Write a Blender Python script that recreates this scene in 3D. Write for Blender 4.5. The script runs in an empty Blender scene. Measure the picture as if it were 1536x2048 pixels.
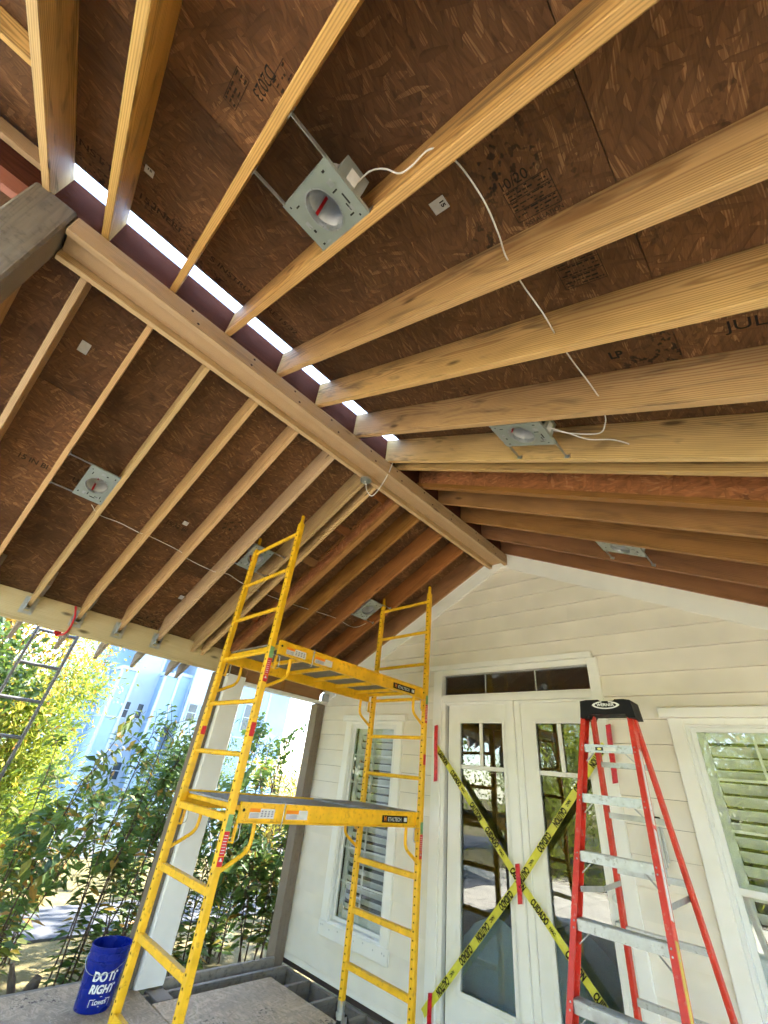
import bpy, bmesh, math, random
from mathutils import Vector, Matrix, Quaternion
rnd = random.Random(11)
sc = bpy.context.scene
C = sc.collection
PI = math.pi

# ------------------------------------------------------------------ camera
CAMZ = 1.74
RX = Vector((0.72934477, 0.67658252, 0.10145094))
RY = Vector((-0.31022942, 0.45923477, -0.83238281))
RZ = Vector((-0.60976546, 0.57562098, 0.54483628))
cam_d = bpy.data.cameras.new('camera')
cam = bpy.data.objects.new('camera', cam_d); C.objects.link(cam)
M = Matrix.Identity(4)
for i in range(3):
    M[i][0] = RX[i]; M[i][1] = -RY[i]; M[i][2] = -RZ[i]
M[2][3] = CAMZ
cam.matrix_world = M
cam_d.sensor_fit = 'VERTICAL'; cam_d.sensor_height = 24.0
cam_d.lens = 24.0 * 821.0 / 2048.0
cam_d.clip_start = 0.02; cam_d.clip_end = 600
sc.camera = cam

# ------------------------------------------------------------------ light
SUN_EL, SUN_AZ = math.radians(50), math.radians(-1)      # azimuth from +Y towards +X: behind the house
world = bpy.data.worlds.new('World'); sc.world = world; world.use_nodes = True
wn = world.node_tree
bg = wn.nodes['Background']
sky = wn.nodes.new('ShaderNodeTexSky'); sky.sky_type = 'NISHITA'; sky.sun_disc = False
sky.sun_elevation = SUN_EL; sky.sun_rotation = SUN_AZ
sky.air_density = 1.0; sky.dust_density = 0.6; sky.ozone_density = 1.0
wn.links.new(sky.outputs[0], bg.inputs[0]); bg.inputs[1].default_value = 0.15
sun_d = bpy.data.lights.new('sun', 'SUN'); sun_d.energy = 4.2; sun_d.angle = math.radians(0.5)
sun_d.color = (1.0, 0.95, 0.87)
sun = bpy.data.objects.new('sun', sun_d); C.objects.link(sun)
sdir = Vector((math.sin(SUN_AZ) * math.cos(SUN_EL), math.cos(SUN_AZ) * math.cos(SUN_EL), math.sin(SUN_EL)))
sun.rotation_euler = sdir.to_track_quat('Z', 'Y').to_euler(); sun.location = sdir * 30
vs = sc.view_settings
vs.view_transform = 'Standard'; vs.look = 'None'; vs.gamma = 1.0; vs.use_curve_mapping = False
vs.exposure = 3.45
cy = sc.cycles
cy.use_denoising = True; cy.max_bounces = 8; cy.diffuse_bounces = 4; cy.glossy_bounces = 3
cy.transparent_max_bounces = 8; cy.transmission_bounces = 3
cy.sample_clamp_indirect = 6.0; cy.use_adaptive_sampling = True; cy.adaptive_threshold = 0.03; cy.denoising_prefilter = 'FAST'; cy.caustics_reflective = False; cy.caustics_refractive = False

# ------------------------------------------------------------------ scene helpers
WM = {}                                            # world matrix of every object by name
def tag(o, label=None, cat=None, group=None, kind=None):
    if label: o['label'] = label
    if cat: o['category'] = cat
    if group: o['group'] = group
    if kind: o['kind'] = kind
    return o
def put(o, parent=None, M=None):
    C.objects.link(o)
    M = M or Matrix.Identity(4)
    WM[o.name] = M.copy()
    if parent is not None:
        o.parent = parent
        o.matrix_parent_inverse = WM[parent.name].inverted()
    o.matrix_basis = M
    return o
def thing(name, loc, label, cat, group=None):
    o = bpy.data.objects.new(name, None); o.empty_display_size = 0.1
    put(o, None, Matrix.Translation(Vector(loc)))
    return tag(o, label, cat, group)
def obj(name, mesh, parent=None, M=None):
    return put(bpy.data.objects.new(name, mesh), parent, M)
def setmat(me, mat):
    me.materials.clear()
    for m in (mat if isinstance(mat, (list, tuple)) else [mat]): me.materials.append(m)
_cache = {}
def boxmesh(l, w, h, mat, bev=0.0, s0=0.0, s1=0.0):
    key = (round(l, 4), round(w, 4), round(h, 4), mat.name, bev, round(s0, 4), round(s1, 4))
    if key in _cache: return _cache[key]
    bm = bmesh.new()
    vs_ = []
    for x, s in ((-l / 2, s0), (l / 2, s1)):
        for y in (-w / 2, w / 2):
            for z in (-h / 2, h / 2):
                vs_.append(bm.verts.new((x + s * z, y, z)))
    for f in ((0, 1, 3, 2), (4, 6, 7, 5), (0, 4, 5, 1), (2, 3, 7, 6), (0, 2, 6, 4), (1, 5, 7, 3)):
        bm.faces.new([vs_[i] for i in f])
    if bev > 0:
        bmesh.ops.bevel(bm, geom=list(bm.edges), offset=bev, segments=1, affect='EDGES', profile=0.5)
    bmesh.ops.recalc_face_normals(bm, faces=bm.faces)
    me = bpy.data.meshes.new('box'); bm.to_mesh(me); bm.free(); setmat(me, mat)
    _cache[key] = me
    return me
def beam(name, p0, p1, w, h, mat, parent=None, up=(0, 0, 1), bev=0.0, s0=0.0, s1=0.0):
    """box along p0->p1 (local X); w across, h along up"""
    p0, p1, up = Vector(p0), Vector(p1), Vector(up)
    x = (p1 - p0); L = x.length; x.normalize()
    y = up.cross(x).normalized(); z = x.cross(y)
    Mx = Matrix((( x[0], y[0], z[0], 0), (x[1], y[1], z[1], 0), (x[2], y[2], z[2], 0), (0, 0, 0, 1)))
    Mx.translation = (p0 + p1) / 2
    return obj(name, boxmesh(L, w, h, mat, bev, s0, s1), parent, Mx)
def box(name, lo, hi, mat, parent=None, bev=0.0):
    lo, hi = Vector(lo), Vector(hi); d = hi - lo; c = (lo + hi) / 2
    a = max(range(3), key=lambda i: d[i])
    e = Vector((0, 0, 0)); e[a] = d[a] / 2
    up = (0, 0, 1) if a != 2 else (0, 1, 0)
    hh = d[2] if a != 2 else d[1]
    ww = d[1] if a == 0 else d[0]
    return beam(name, c - e, c + e, ww, hh, mat, parent, up, bev)
class MB:
    """collects several shapes into one mesh"""
    def __init__(s): s.v = []; s.f = []; s.m = []
    def add(s, vs_, fs, m=0):
        o = len(s.v); s.v += [tuple(v) for v in vs_]
        for f in fs: s.f.append([i + o for i in f]); s.m.append(m)
    def box(s, lo, hi, m=0):
        a, b = lo, hi
        s.add([(x, y, z) for x in (a[0], b[0]) for y in (a[1], b[1]) for z in (a[2], b[2])],
              ((0, 1, 3, 2), (4, 6, 7, 5), (0, 4, 5, 1), (2, 3, 7, 6), (0, 2, 6, 4), (1, 5, 7, 3)), m)
    def beam(s, p0, p1, w, h, m=0, up=(0, 0, 1)):
        p0, p1, up = Vector(p0), Vector(p1), Vector(up)
        x = (p1 - p0).normalized(); y = up.cross(x).normalized(); z = x.cross(y)
        vs_ = [p + y * (a * w / 2) + z * (b * h / 2) for p in (p0, p1) for a in (-1, 1) for b in (-1, 1)]
        s.add(vs_, ((0, 1, 3, 2), (4, 6, 7, 5), (0, 4, 5, 1), (2, 3, 7, 6), (0, 2, 6, 4), (1, 5, 7, 3)), m)
    def tube(s, pts, r, n=8, m=0, caps=True):
        pts = [Vector(p) for p in pts]; k = len(pts)
        rs = r if isinstance(r, (list, tuple)) else [r] * k
        t = (pts[1] - pts[0]).normalized()
        a = t.orthogonal().normalized(); rings = []
        for i, p in enumerate(pts):
            tn = (pts[min(i + 1, k - 1)] - pts[max(i - 1, 0)])
            if tn.length < 1e-9: tn = t
            tn.normalize(); q = t.rotation_difference(tn); a = (q @ a).normalized(); t = tn
            b = t.cross(a)
            rings.append([p + (a * math.cos(2 * PI * j / n) + b * math.sin(2 * PI * j / n)) * rs[i] for j in range(n)])
        vs_ = [v for rg in rings for v in rg]; fs = []
        for i in range(k - 1):
            for j in range(n):
                fs.append((i * n + j, i * n + (j + 1) % n, (i + 1) * n + (j + 1) % n, (i + 1) * n + j))
        if caps: fs += [tuple(range(n))[::-1], tuple((k - 1) * n + j for j in range(n))]
        s.add(vs_, fs, m)
    def lathe(s, prof, c, axis=(0, 0, 1), n=28, m=0):
        ax = Vector(axis).normalized(); a = ax.orthogonal().normalized(); b = ax.cross(a); c = Vector(c)
        vs_ = [c + ax * z + (a * math.cos(2 * PI * j / n) + b * math.sin(2 * PI * j / n)) * r for r, z in prof for j in range(n)]
        fs = [(i * n + j, i * n + (j + 1) % n, (i + 1) * n + (j + 1) % n, (i + 1) * n + j) for i in range(len(prof) - 1) for j in range(n)]
        s.add(vs_, fs, m)
    def prism(s, pts, d, m=0):
        """planar polygon pts extruded by vector d"""
        n = len(pts); d = Vector(d); p = [Vector(q) for q in pts]
        fs = [tuple(range(n))[::-1], tuple(range(n, 2 * n))] + [(i, (i + 1) % n, n + (i + 1) % n, n + i) for i in range(n)]
        s.add(p + [q + d for q in p], fs, m)
    def build(s, name, mat, parent=None, smooth=False, origin=None, fix=True, stuff=False):
        me = bpy.data.meshes.new(name)
        o = Vector(origin) if origin is not None else Vector((0, 0, 0))
        me.from_pydata([Vector(v) - o for v in s.v], [], s.f)
        setmat(me, mat)
        if len(me.materials) > 1:
            me.polygons.foreach_set('material_index', s.m)
        if fix:
            bm = bmesh.new(); bm.from_mesh(me); bmesh.ops.recalc_face_normals(bm, faces=bm.faces); bm.to_mesh(me); bm.free()
        if smooth:
            me.polygons.foreach_set('use_smooth', [True] * len(me.polygons))
            try: me.set_sharp_from_angle(angle=math.radians(40))
            except Exception: pass
        me.update()
        ob = obj(name, me, parent, Matrix.Translation(o))
        if stuff or name in STUFF: ob['kind'] = 'stuff'
        return ob
STUFF = {'pin_holes', 'embossed_tab', 'punched_slot', 'rivets', 'nail_head', 'screw_heads', 'label_print', 'siding_laps', 'sticker_print', 'stamp'}
def curve_pts(pts, n=8):
    """Catmull-Rom through pts"""
    P = [Vector(p) for p in pts]; P = [P[0] * 2 - P[1]] + P + [P[-1] * 2 - P[-2]]; out = []
    for i in range(1, len(P) - 2):
        for k in range(n):
            t = k / n; a, b, c, d = P[i - 1:i + 3]
            out.append(0.5 * ((2 * b) + (c - a) * t + (2 * a - 5 * b + 4 * c - d) * t * t + (3 * b - a - 3 * c + d) * t ** 3))
    out.append(P[-2]); return out
def text(name, body, org, xdir, ydir, size, mat, parent, sx=1.0, bold=0.0, lift=0.0015, align='CENTER', shear=0.0, space=1.0):
    cu = bpy.data.curves.new('t', 'FONT'); cu.body = body; cu.size = size; cu.offset = bold
    cu.align_x = align; cu.align_y = 'CENTER'; cu.shear = shear; cu.space_character = space
    to = bpy.data.objects.new('t', cu)
    me = bpy.data.meshes.new_from_object(to)
    bpy.data.objects.remove(to); bpy.data.curves.remove(cu)
    setmat(me, mat)
    x = Vector(xdir).normalized(); y = Vector(ydir); y = (y - x * y.dot(x)).normalized(); z = x.cross(y)
    Mx = Matrix(((x[0] * sx, y[0], z[0], 0), (x[1] * sx, y[1], z[1], 0), (x[2] * sx, y[2], z[2], 0), (0, 0, 0, 1)))
    Mx.translation = Vector(org) + z * lift
    me.transform(Matrix.Diagonal((sx, 1, 1, 1)))
    Mx = Matrix(((x[0], y[0], z[0], 0), (x[1], y[1], z[1], 0), (x[2], y[2], z[2], 0), (0, 0, 0, 1)))
    Mx.translation = Vector(org) + z * lift
    return obj(name, me, parent, Mx)

# ------------------------------------------------------------------ materials
def newmat(name):
    m = bpy.data.materials.new(name); m.use_nodes = True
    nt = m.node_tree; nt.nodes.clear()
    out = nt.nodes.new('ShaderNodeOutputMaterial')
    return m, nt, out
def nd(nt, typ, ins=None, **attrs):
    n = nt.nodes.new(typ)
    for k, v in attrs.items(): setattr(n, k, v)
    for k, v in (ins or {}).items():
        s = n.inputs[k]
        if isinstance(v, bpy.types.NodeSocket): nt.links.new(v, s)
        elif isinstance(v, bpy.types.Node): nt.links.new(v.outputs[0], s)
        else: s.default_value = v
    return n
def mth(nt, op, a, b=0.0, c=0.0):
    return nd(nt, 'ShaderNodeMath', {0: a, 1: b, 2: c}, operation=op).outputs[0]
def mix(nt, f, a, b, typ='MIX'):
    def cc(v): return (v[0], v[1], v[2], 1.0) if isinstance(v, tuple) and len(v) == 3 else v
    n = nt.nodes.new('ShaderNodeMix'); n.data_type = 'RGBA'; n.blend_type = typ
    for i, v in ((0, f), (6, cc(a)), (7, cc(b))):
        if isinstance(v, bpy.types.NodeSocket): nt.links.new(v, n.inputs[i])
        else: n.inputs[i].default_value = v
    return n.outputs[2]
def ramp(nt, fac, stops):
    n = nt.nodes.new('ShaderNodeValToRGB'); nt.links.new(fac, n.inputs[0]); e = n.color_ramp.elements
    while len(e) < len(stops): e.new(0.5)
    for i, (p, c) in enumerate(stops): e[i].position = p; e[i].color = (c[0], c[1], c[2], 1)
    return n.outputs[0]
def rng(nt, v, a, b, c=0.0, d=1.0):
    return nd(nt, 'ShaderNodeMapRange', {0: v, 1: a, 2: b, 3: c, 4: d}).outputs[0]
def vscale(nt, vec, s, off=(0, 0, 0), rot=(0, 0, 0)):
    return nd(nt, 'ShaderNodeMapping', {'Vector': vec, 'Location': off, 'Rotation': rot, 'Scale': s}).outputs[0]
def noise(nt, vec, scale, detail=3.0, rough=0.5, dist=0.0):
    return nd(nt, 'ShaderNodeTexNoise', {'Vector': vec, 'Scale': scale, 'Detail': detail, 'Roughness': rough, 'Distortion': dist}).outputs[0]
def bsdf(nt, out, col, rough=0.6, metal=0.0, spec=0.4, bump=None, bstr=0.3, bdist=0.01):
    p = nd(nt, 'ShaderNodeBsdfPrincipled')
    for k, v in (('Base Color', col), ('Roughness', rough), ('Metallic', metal), ('Specular IOR Level', spec)):
        if isinstance(v, bpy.types.NodeSocket): nt.links.new(v, p.inputs[k])
        else: p.inputs[k].default_value = (v[0], v[1], v[2], 1) if isinstance(v, tuple) else v
    if bump is not None:
        b = nd(nt, 'ShaderNodeBump', {'Height': bump, 'Strength': bstr, 'Distance': bdist})
        nt.links.new(b.outputs[0], p.inputs['Normal'])
    nt.links.new(p.outputs[0], out.inputs[0]); return p
def objco(nt, shift=True):
    tc = nd(nt, 'ShaderNodeTexCoord').outputs['Object']
    if not shift: return tc, None
    r = nd(nt, 'ShaderNodeObjectInfo').outputs['Random']
    off = nd(nt, 'ShaderNodeCombineXYZ', {0: mth(nt, 'MULTIPLY', r, 41.0), 1: mth(nt, 'MULTIPLY', r, 0.0), 2: 0.0}).outputs[0]
    return nd(nt, 'ShaderNodeVectorMath', {0: tc, 1: off}, operation='ADD').outputs[0], r
def plain(name, col, rough=0.5, metal=0.0, spec=0.4, var=0.12, scale=6.0, bump=0.0, fine=60.0, wear=None, wamt=0.5):
    m, nt, out = newmat(name)
    v, r = objco(nt)
    n1 = noise(nt, v, scale, 2.0, 0.6)
    c = mix(nt, rng(nt, n1, 0.3, 0.7), tuple(x * (1 - var) for x in col), tuple(min(1, x * (1 + var)) for x in col))
    if wear:
        wn_ = noise(nt, vscale(nt, v, (1.0, 1.0, 1.0)), 34.0, 3.0, 0.75)
        c = mix(nt, rng(nt, mth(nt, 'ADD', wn_, mth(nt, 'MULTIPLY', n1, 0.35)), 0.76, 0.84, 0.0, wamt), c, wear)
    rr = rng(nt, n1, 0.3, 0.7, max(0.02, rough - 0.08), min(1, rough + 0.08))
    bsdf(nt, out, c, rr, metal, spec, noise(nt, v, fine, 1.0) if bump else None, bump, 0.003)
    return m
def wood(name, light, dark, rough=0.62, ring=620.0, contrast=0.6, blotch=0.25, knots=True, stain=0.0, weather=0.0, vary=0.16, spec=0.3):
    m, nt, out = newmat(name)
    v, r = objco(nt)
    s = nd(nt, 'ShaderNodeSeparateXYZ', {0: v})
    X, Y, Z = s.outputs
    wv = vscale(nt, v, (0.9, 5.0, 5.0))
    warp = noise(nt, wv, 1.3, 1.5, 0.55)
    r2 = mth(nt, 'FRACT', mth(nt, 'MULTIPLY', r, 17.3)); r3 = mth(nt, 'FRACT', mth(nt, 'MULTIPLY', r, 91.7))
    yy = mth(nt, 'ADD', Y, rng(nt, r2, 0, 1, -0.07, 0.07)); zz = mth(nt, 'ADD', Z, rng(nt, r3, 0, 1, -0.16, 0.16))
    rad = mth(nt, 'SQRT', mth(nt, 'ADD', mth(nt, 'MULTIPLY', yy, yy), mth(nt, 'MULTIPLY', zz, zz)))
    rad = mth(nt, 'ADD', rad, mth(nt, 'MULTIPLY', warp, 0.075))
    rg = mth(nt, 'SINE', mth(nt, 'MULTIPLY', rad, ring))
    rg = rng(nt, rg, -0.4, 1.0)
    rg = mth(nt, 'POWER', rg, 1.8)
    fine = noise(nt, vscale(nt, v, (2.2, 170.0, 170.0)), 1.0, 1.0, 0.6)
    f = mth(nt, 'ADD', mth(nt, 'MULTIPLY', rg, contrast), mth(nt, 'MULTIPLY', rng(nt, fine, 0.3, 0.75), 0.3))
    col = mix(nt, f, light, dark)
    bl = noise(nt, vscale(nt, v, (1.1, 4.0, 4.0), (3, 1, 7)), 1.6, 2.0, 0.6)
    col = mix(nt, rng(nt, bl, 0.35, 0.75, 0.0, blotch), col, tuple(d * 0.55 for d in dark))
    if knots:
        kv = nd(nt, 'ShaderNodeTexVoronoi', {'Vector': vscale(nt, v, (1.0, 3.2, 3.2), (0.3, 0.2, 0.5)), 'Scale': 1.7}, feature='F1')
        kd = mth(nt, 'ADD', kv.outputs['Distance'], mth(nt, 'MULTIPLY', fine, 0.03))
        col = mix(nt, rng(nt, kd, 0.06, 0.13, 0.9, 0.0), col, tuple(d * 0.28 for d in dark))
    if stain > 0:
        sn = noise(nt, vscale(nt, v, (1.6, 9.0, 9.0), (9, 2, 3)), 1.4, 3.0, 0.65, 0.6)
        col = mix(nt, rng(nt, sn, 0.54, 0.70, 0.0, stain), col, (0.045, 0.03, 0.022))
    if weather > 0:
        wn_ = noise(nt, vscale(nt, v, (3.0, 20.0, 20.0)), 1.5, 2.0, 0.7)
        col = mix(nt, rng(nt, wn_, 0.25, 0.75, 0.25 * weather, weather), col, (0.27, 0.245, 0.225))
        wm = noise(nt, v, 26.0, 2.0, 0.7)
        col = mix(nt, rng(nt, wm, 0.52, 0.70, 0.0, 0.7 * weather), col, (0.05, 0.045, 0.042))
    # top and bottom faces: paler tone painted for their different light, finer edge-grain lines
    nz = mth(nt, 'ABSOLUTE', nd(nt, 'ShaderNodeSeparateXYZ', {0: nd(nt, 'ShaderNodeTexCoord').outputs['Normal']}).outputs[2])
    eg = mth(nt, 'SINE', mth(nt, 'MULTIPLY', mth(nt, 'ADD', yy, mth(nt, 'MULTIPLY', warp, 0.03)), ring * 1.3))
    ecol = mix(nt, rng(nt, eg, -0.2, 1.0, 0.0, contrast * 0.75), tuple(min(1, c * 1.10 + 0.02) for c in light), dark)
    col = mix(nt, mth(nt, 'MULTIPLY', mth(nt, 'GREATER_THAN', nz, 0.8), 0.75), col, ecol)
    hs = nd(nt, 'ShaderNodeHueSaturation', {'Hue': rng(nt, r2, 0, 1, 0.492, 0.508), 'Saturation': rng(nt, r3, 0, 1, 0.9, 1.1),
            'Value': rng(nt, r, 0, 1, 1 - vary, 1 + vary), 'Color': col})
    bsdf(nt, out, hs.outputs[0], rough, 0.0, spec, mth(nt, 'ADD', mth(nt, 'MULTIPLY', rg, 0.5), fine), 0.25, 0.002)
    return m
def osb(name, c0, c1, c2, stain=0.35, xz=False):
    m, nt, out = newmat(name)
    tc, r = objco(nt)
    if xz:
        sp = nd(nt, 'ShaderNodeSeparateXYZ', {0: tc}); tc = nd(nt, 'ShaderNodeCombineXYZ', {0: sp.outputs[0], 1: sp.outputs[2]}).outputs[0]
    wob = nd(nt, 'ShaderNodeTexNoise', {'Vector': tc, 'Scale': 3.0, 'Detail': 0.0}, noise_dimensions='2D').outputs['Color']
    wv = nd(nt, 'ShaderNodeVectorMath', {0: wob, 1: (0.5, 0.5, 0.5)}, operation='SUBTRACT').outputs[0]
    wv = nd(nt, 'ShaderNodeVectorMath', {0: wv, 'Scale': 0.07}, operation='SCALE').outputs[0]
    v = nd(nt, 'ShaderNodeVectorMath', {0: tc, 1: wv}, operation='ADD').outputs[0]
    def n2(vec, sc_, det, ro=0.6): return nd(nt, 'ShaderNodeTexNoise', {'Vector': vec, 'Scale': sc_, 'Detail': det, 'Roughness': ro}, noise_dimensions='2D').outputs[0]
    def layer(rot, sx, sy, off):
        q = vscale(nt, v, (1, 1, 1), off, (0, 0, rot))
        q = vscale(nt, q, (sx, sy, 1.0))
        vo = nd(nt, 'ShaderNodeTexVoronoi', {'Vector': q, 'Scale': 1.0, 'Randomness': 1.0}, feature='F1', voronoi_dimensions='2D')
        val = nd(nt, 'ShaderNodeSeparateXYZ', {0: vo.outputs['Color']})
        return val.outputs[0], val.outputs[1], vo.outputs['Distance']
    a = layer(0.25, 12.0, 60.0, (0, 0, 0)); b = layer(-0.45, 14.0, 68.0, (5, 3, 0)); c = layer(1.25, 12.0, 58.0, (2, 8, 0))
    def pick(i):
        x = nd(nt, 'ShaderNodeMix', {0: mth(nt, 'GREATER_THAN', b[1], 0.5), 2: a[i], 3: b[i]}, data_type='FLOAT').outputs[0]
        return nd(nt, 'ShaderNodeMix', {0: mth(nt, 'GREATER_THAN', c[1], 0.80), 2: x, 3: c[i]}, data_type='FLOAT').outputs[0]
    val, ed = pick(0), pick(2)
    fib = n2(vscale(nt, v, (6.0, 260.0, 1.0)), 1.0, 0.0)
    f = mth(nt, 'ADD', mth(nt, 'MULTIPLY', val, 0.68), mth(nt, 'MULTIPLY', fib, 0.46))
    col = ramp(nt, f, [(0.0, tuple(0.5 * (p + q) for p, q in zip(c0, c1))), (0.5, c1), (0.84, tuple(x * 1.25 for x in c1)), (1.0, c2)])
    col = mix(nt, rng(nt, ed, 0.45, 0.75, 0.0, 0.28), col, tuple(x * 0.4 for x in c0))
    big = n2(tc, 1.3, 3.0, 0.65)
    col = mix(nt, rng(nt, big, 0.45, 0.70, 0.0, stain), col, tuple(x * 0.35 for x in c0))
    mold = n2(tc, 24.0, 2.0, 0.75); mm = rng(nt, big, 0.40, 0.30)
    col = mix(nt, mth(nt, 'MULTIPLY', rng(nt, mold, 0.54, 0.62), mth(nt, 'MULTIPLY', mm, 0.85)), col, (0.012, 0.010, 0.009))
    hs = nd(nt, 'ShaderNodeHueSaturation', {'Value': rng(nt, r, 0, 1, 0.82, 1.18), 'Color': col})
    bsdf(nt, out, hs.outputs[0], 0.68, 0.0, 0.3, mth(nt, 'SUBTRACT', mth(nt, 'MULTIPLY', val, 0.9), mth(nt, 'MULTIPLY', ed, 0.3)), 0.4, 0.004)
    return m
def leafmat(name, cols, trans=0.33):
    m, nt, out = newmat(name)
    at = nd(nt, 'ShaderNodeAttribute', attribute_name='tone').outputs['Fac']
    n = len(cols)
    col = ramp(nt, at, [(i / max(1, n - 1), c) for i, c in enumerate(cols)])
    d = nd(nt, 'ShaderNodeBsdfPrincipled', {'Base Color': col, 'Roughness': 0.5, 'Specular IOR Level': 0.35})
    t = nd(nt, 'ShaderNodeBsdfTranslucent', {'Color': mix(nt, 0.5, col, (0.22, 0.28, 0.03), 'ADD')})
    ms = nd(nt, 'ShaderNodeMixShader', {0: trans, 1: d, 2: t})
    nt.links.new(ms.outputs[0], out.inputs[0]); return m
def glassmat(name, tint=(0.75, 0.8, 0.8), ior=1.9):
    m, nt, out = newmat(name)
    tc = nd(nt, 'ShaderNodeTexCoord').outputs['Object']
    bp = nd(nt, 'ShaderNodeBump', {'Height': noise(nt, tc, 2.3, 1.0), 'Strength': 0.05, 'Distance': 0.05})
    fc = nd(nt, 'ShaderNodeLayerWeight', {'Blend': 0.5}).outputs['Facing']
    fr = mth(nt, 'MULTIPLY_ADD', mth(nt, 'POWER', fc, 4.0), 0.9, ior)
    tr = nd(nt, 'ShaderNodeBsdfTransparent', {'Color': (*tint, 1)})
    gl = nd(nt, 'ShaderNodeBsdfGlossy', {'Roughness': 0.0, 'Color': (0.95, 0.97, 0.97, 1), 'Normal': bp})
    ms = nd(nt, 'ShaderNodeMixShader', {0: fr, 1: tr, 2: gl})
    nt.links.new(ms.outputs[0], out.inputs[0]); return m

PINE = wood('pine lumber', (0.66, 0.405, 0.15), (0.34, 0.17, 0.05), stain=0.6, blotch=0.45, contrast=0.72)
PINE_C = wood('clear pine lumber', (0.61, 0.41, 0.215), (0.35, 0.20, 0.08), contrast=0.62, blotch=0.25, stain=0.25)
PINE_T = wood('treated lumber', (0.62, 0.51, 0.33), (0.43, 0.31, 0.16), contrast=0.35, blotch=0.2)
PINE_OLD = wood('aged lumber', (0.38, 0.165, 0.05), (0.20, 0.075, 0.022), contrast=0.5, blotch=0.45, stain=0.3)
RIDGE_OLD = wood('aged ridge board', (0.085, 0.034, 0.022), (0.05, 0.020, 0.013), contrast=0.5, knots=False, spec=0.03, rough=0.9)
RED_OLD = wood('reddish aged board', (0.30, 0.10, 0.07), (0.20, 0.06, 0.04), contrast=0.4)
POSTGREY = wood('weathered dark grey post', (0.19, 0.15, 0.12), (0.10, 0.075, 0.06), contrast=0.5, weather=0.5, rough=0.9)
GRAYWOOD = wood('weathered grey lumber', (0.26, 0.22, 0.18), (0.14, 0.115, 0.09), contrast=0.5, weather=0.75, rough=0.85)
POSTWOOD = wood('weathered brown lumber', (0.24, 0.18, 0.13), (0.13, 0.09, 0.06), contrast=0.5, weather=0.35, rough=0.85)
TAILWOOD = wood('rafter tail lumber', (0.36, 0.30, 0.25), (0.22, 0.17, 0.13), contrast=0.4, blotch=0.3)
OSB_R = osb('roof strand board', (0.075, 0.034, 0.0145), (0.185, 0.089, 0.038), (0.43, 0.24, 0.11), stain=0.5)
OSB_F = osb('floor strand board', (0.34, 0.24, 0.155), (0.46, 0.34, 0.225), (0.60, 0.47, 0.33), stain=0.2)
OSB_W = osb('red strand board', (0.17, 0.055, 0.02), (0.42, 0.16, 0.06), (0.62, 0.32, 0.15), stain=0.2, xz=True)
SIDING = plain('cream siding paint', (0.83, 0.775, 0.70), 0.55, var=0.06, scale=2.5, bump=0.25, fine=90)
TRIM = plain('white trim paint', (0.87, 0.86, 0.84), 0.42, var=0.04, scale=3.0, bump=0.08)
VINYL = plain('white vinyl', (0.78, 0.79, 0.80), 0.35, var=0.04)
SHUT = plain('shutter paint', (0.74, 0.76, 0.76), 0.45, var=0.04)
YELLOW = plain('scaffold yellow paint', (0.85, 0.48, 0.015), 0.40, var=0.16, scale=7.0, wear=(0.36, 0.20, 0.04), wamt=0.45)
STEEL = plain('galvanised steel', (0.50, 0.52, 0.53), 0.42, 0.9, var=0.15, scale=14.0)
PLATE = plain('zinc plate', (0.38, 0.42, 0.40), 0.42, 0.5, var=0.08, scale=10.0)
ALU = plain('brushed aluminium', (0.46, 0.48, 0.51), 0.42, 0.75, var=0.16, scale=16.0, wear=(0.20, 0.19, 0.18), wamt=0.6)
CANIN = plain('can interior', (0.72, 0.72, 0.72), 0.4, 0.4, var=0.05)
REDF = plain('red fibreglass', (0.62, 0.045, 0.028), 0.45, var=0.14, scale=9.0, wear=(0.62, 0.32, 0.26), wamt=0.5)
BLACKP = plain('black plastic', (0.007, 0.007, 0.008), 0.6, 0.0, 0.2, var=0.1)
DARK = plain('dark recess', (0.012, 0.010, 0.009), 0.9, var=0.05)
INK = plain('black ink', (0.018, 0.013, 0.010), 0.8, var=0.2, scale=30)
FADE = plain('faded stamp ink', (0.045, 0.024, 0.014), 0.85, var=0.3, scale=40)
WHITEP = plain('white print', (0.85, 0.85, 0.86), 0.5, var=0.03)
LABELW = plain('label paper', (0.66, 0.65, 0.64), 0.6, var=0.06, scale=30)
REDP = plain('red print', (0.62, 0.02, 0.03), 0.5, var=0.05)
ORANGEP = plain('orange print', (0.85, 0.25, 0.01), 0.5, var=0.05)
GREENP = plain('green sticker', (0.20, 0.36, 0.16), 0.5, var=0.2, scale=40)
REDTAPE = plain('red tape', (0.62, 0.012, 0.03), 0.3, var=0.12, scale=20)
CABLE = plain('white cable jacket', (0.74, 0.72, 0.68), 0.45, var=0.05)
BLUEP = plain('blue bucket plastic', (0.004, 0.018, 0.26), 0.3, var=0.1, scale=8)
BOARD_P = plain('grey plank deck', (0.30, 0.30, 0.31), 0.7, var=0.25, scale=12)
UNDER = plain('plank underside', (0.20, 0.17, 0.13), 0.8, var=0.2, scale=10)
def tapemat():
    m, nt, out = newmat('caution tape film')
    v, r = objco(nt, False)
    n = noise(nt, v, 14.0, 3.0)
    c = mix(nt, rng(nt, n, 0.3, 0.7), (0.76, 0.72, 0.05), (0.88, 0.84, 0.12))
    d = nd(nt, 'ShaderNodeBsdfPrincipled', {'Base Color': c, 'Roughness': 0.32})
    t = nd(nt, 'ShaderNodeBsdfTranslucent', {'Color': c})
    ms = nd(nt, 'ShaderNodeMixShader', {0: 0.25, 1: d, 2: t}); nt.links.new(ms.outputs[0], out.inputs[0]); return m
TAPE = tapemat()
GLASS = glassmat('window glass', (0.93, 0.95, 0.945), 0.07)
BARK = plain('bark', (0.10, 0.075, 0.055), 0.9, var=0.35, scale=18, bump=0.6, fine=40)
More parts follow.
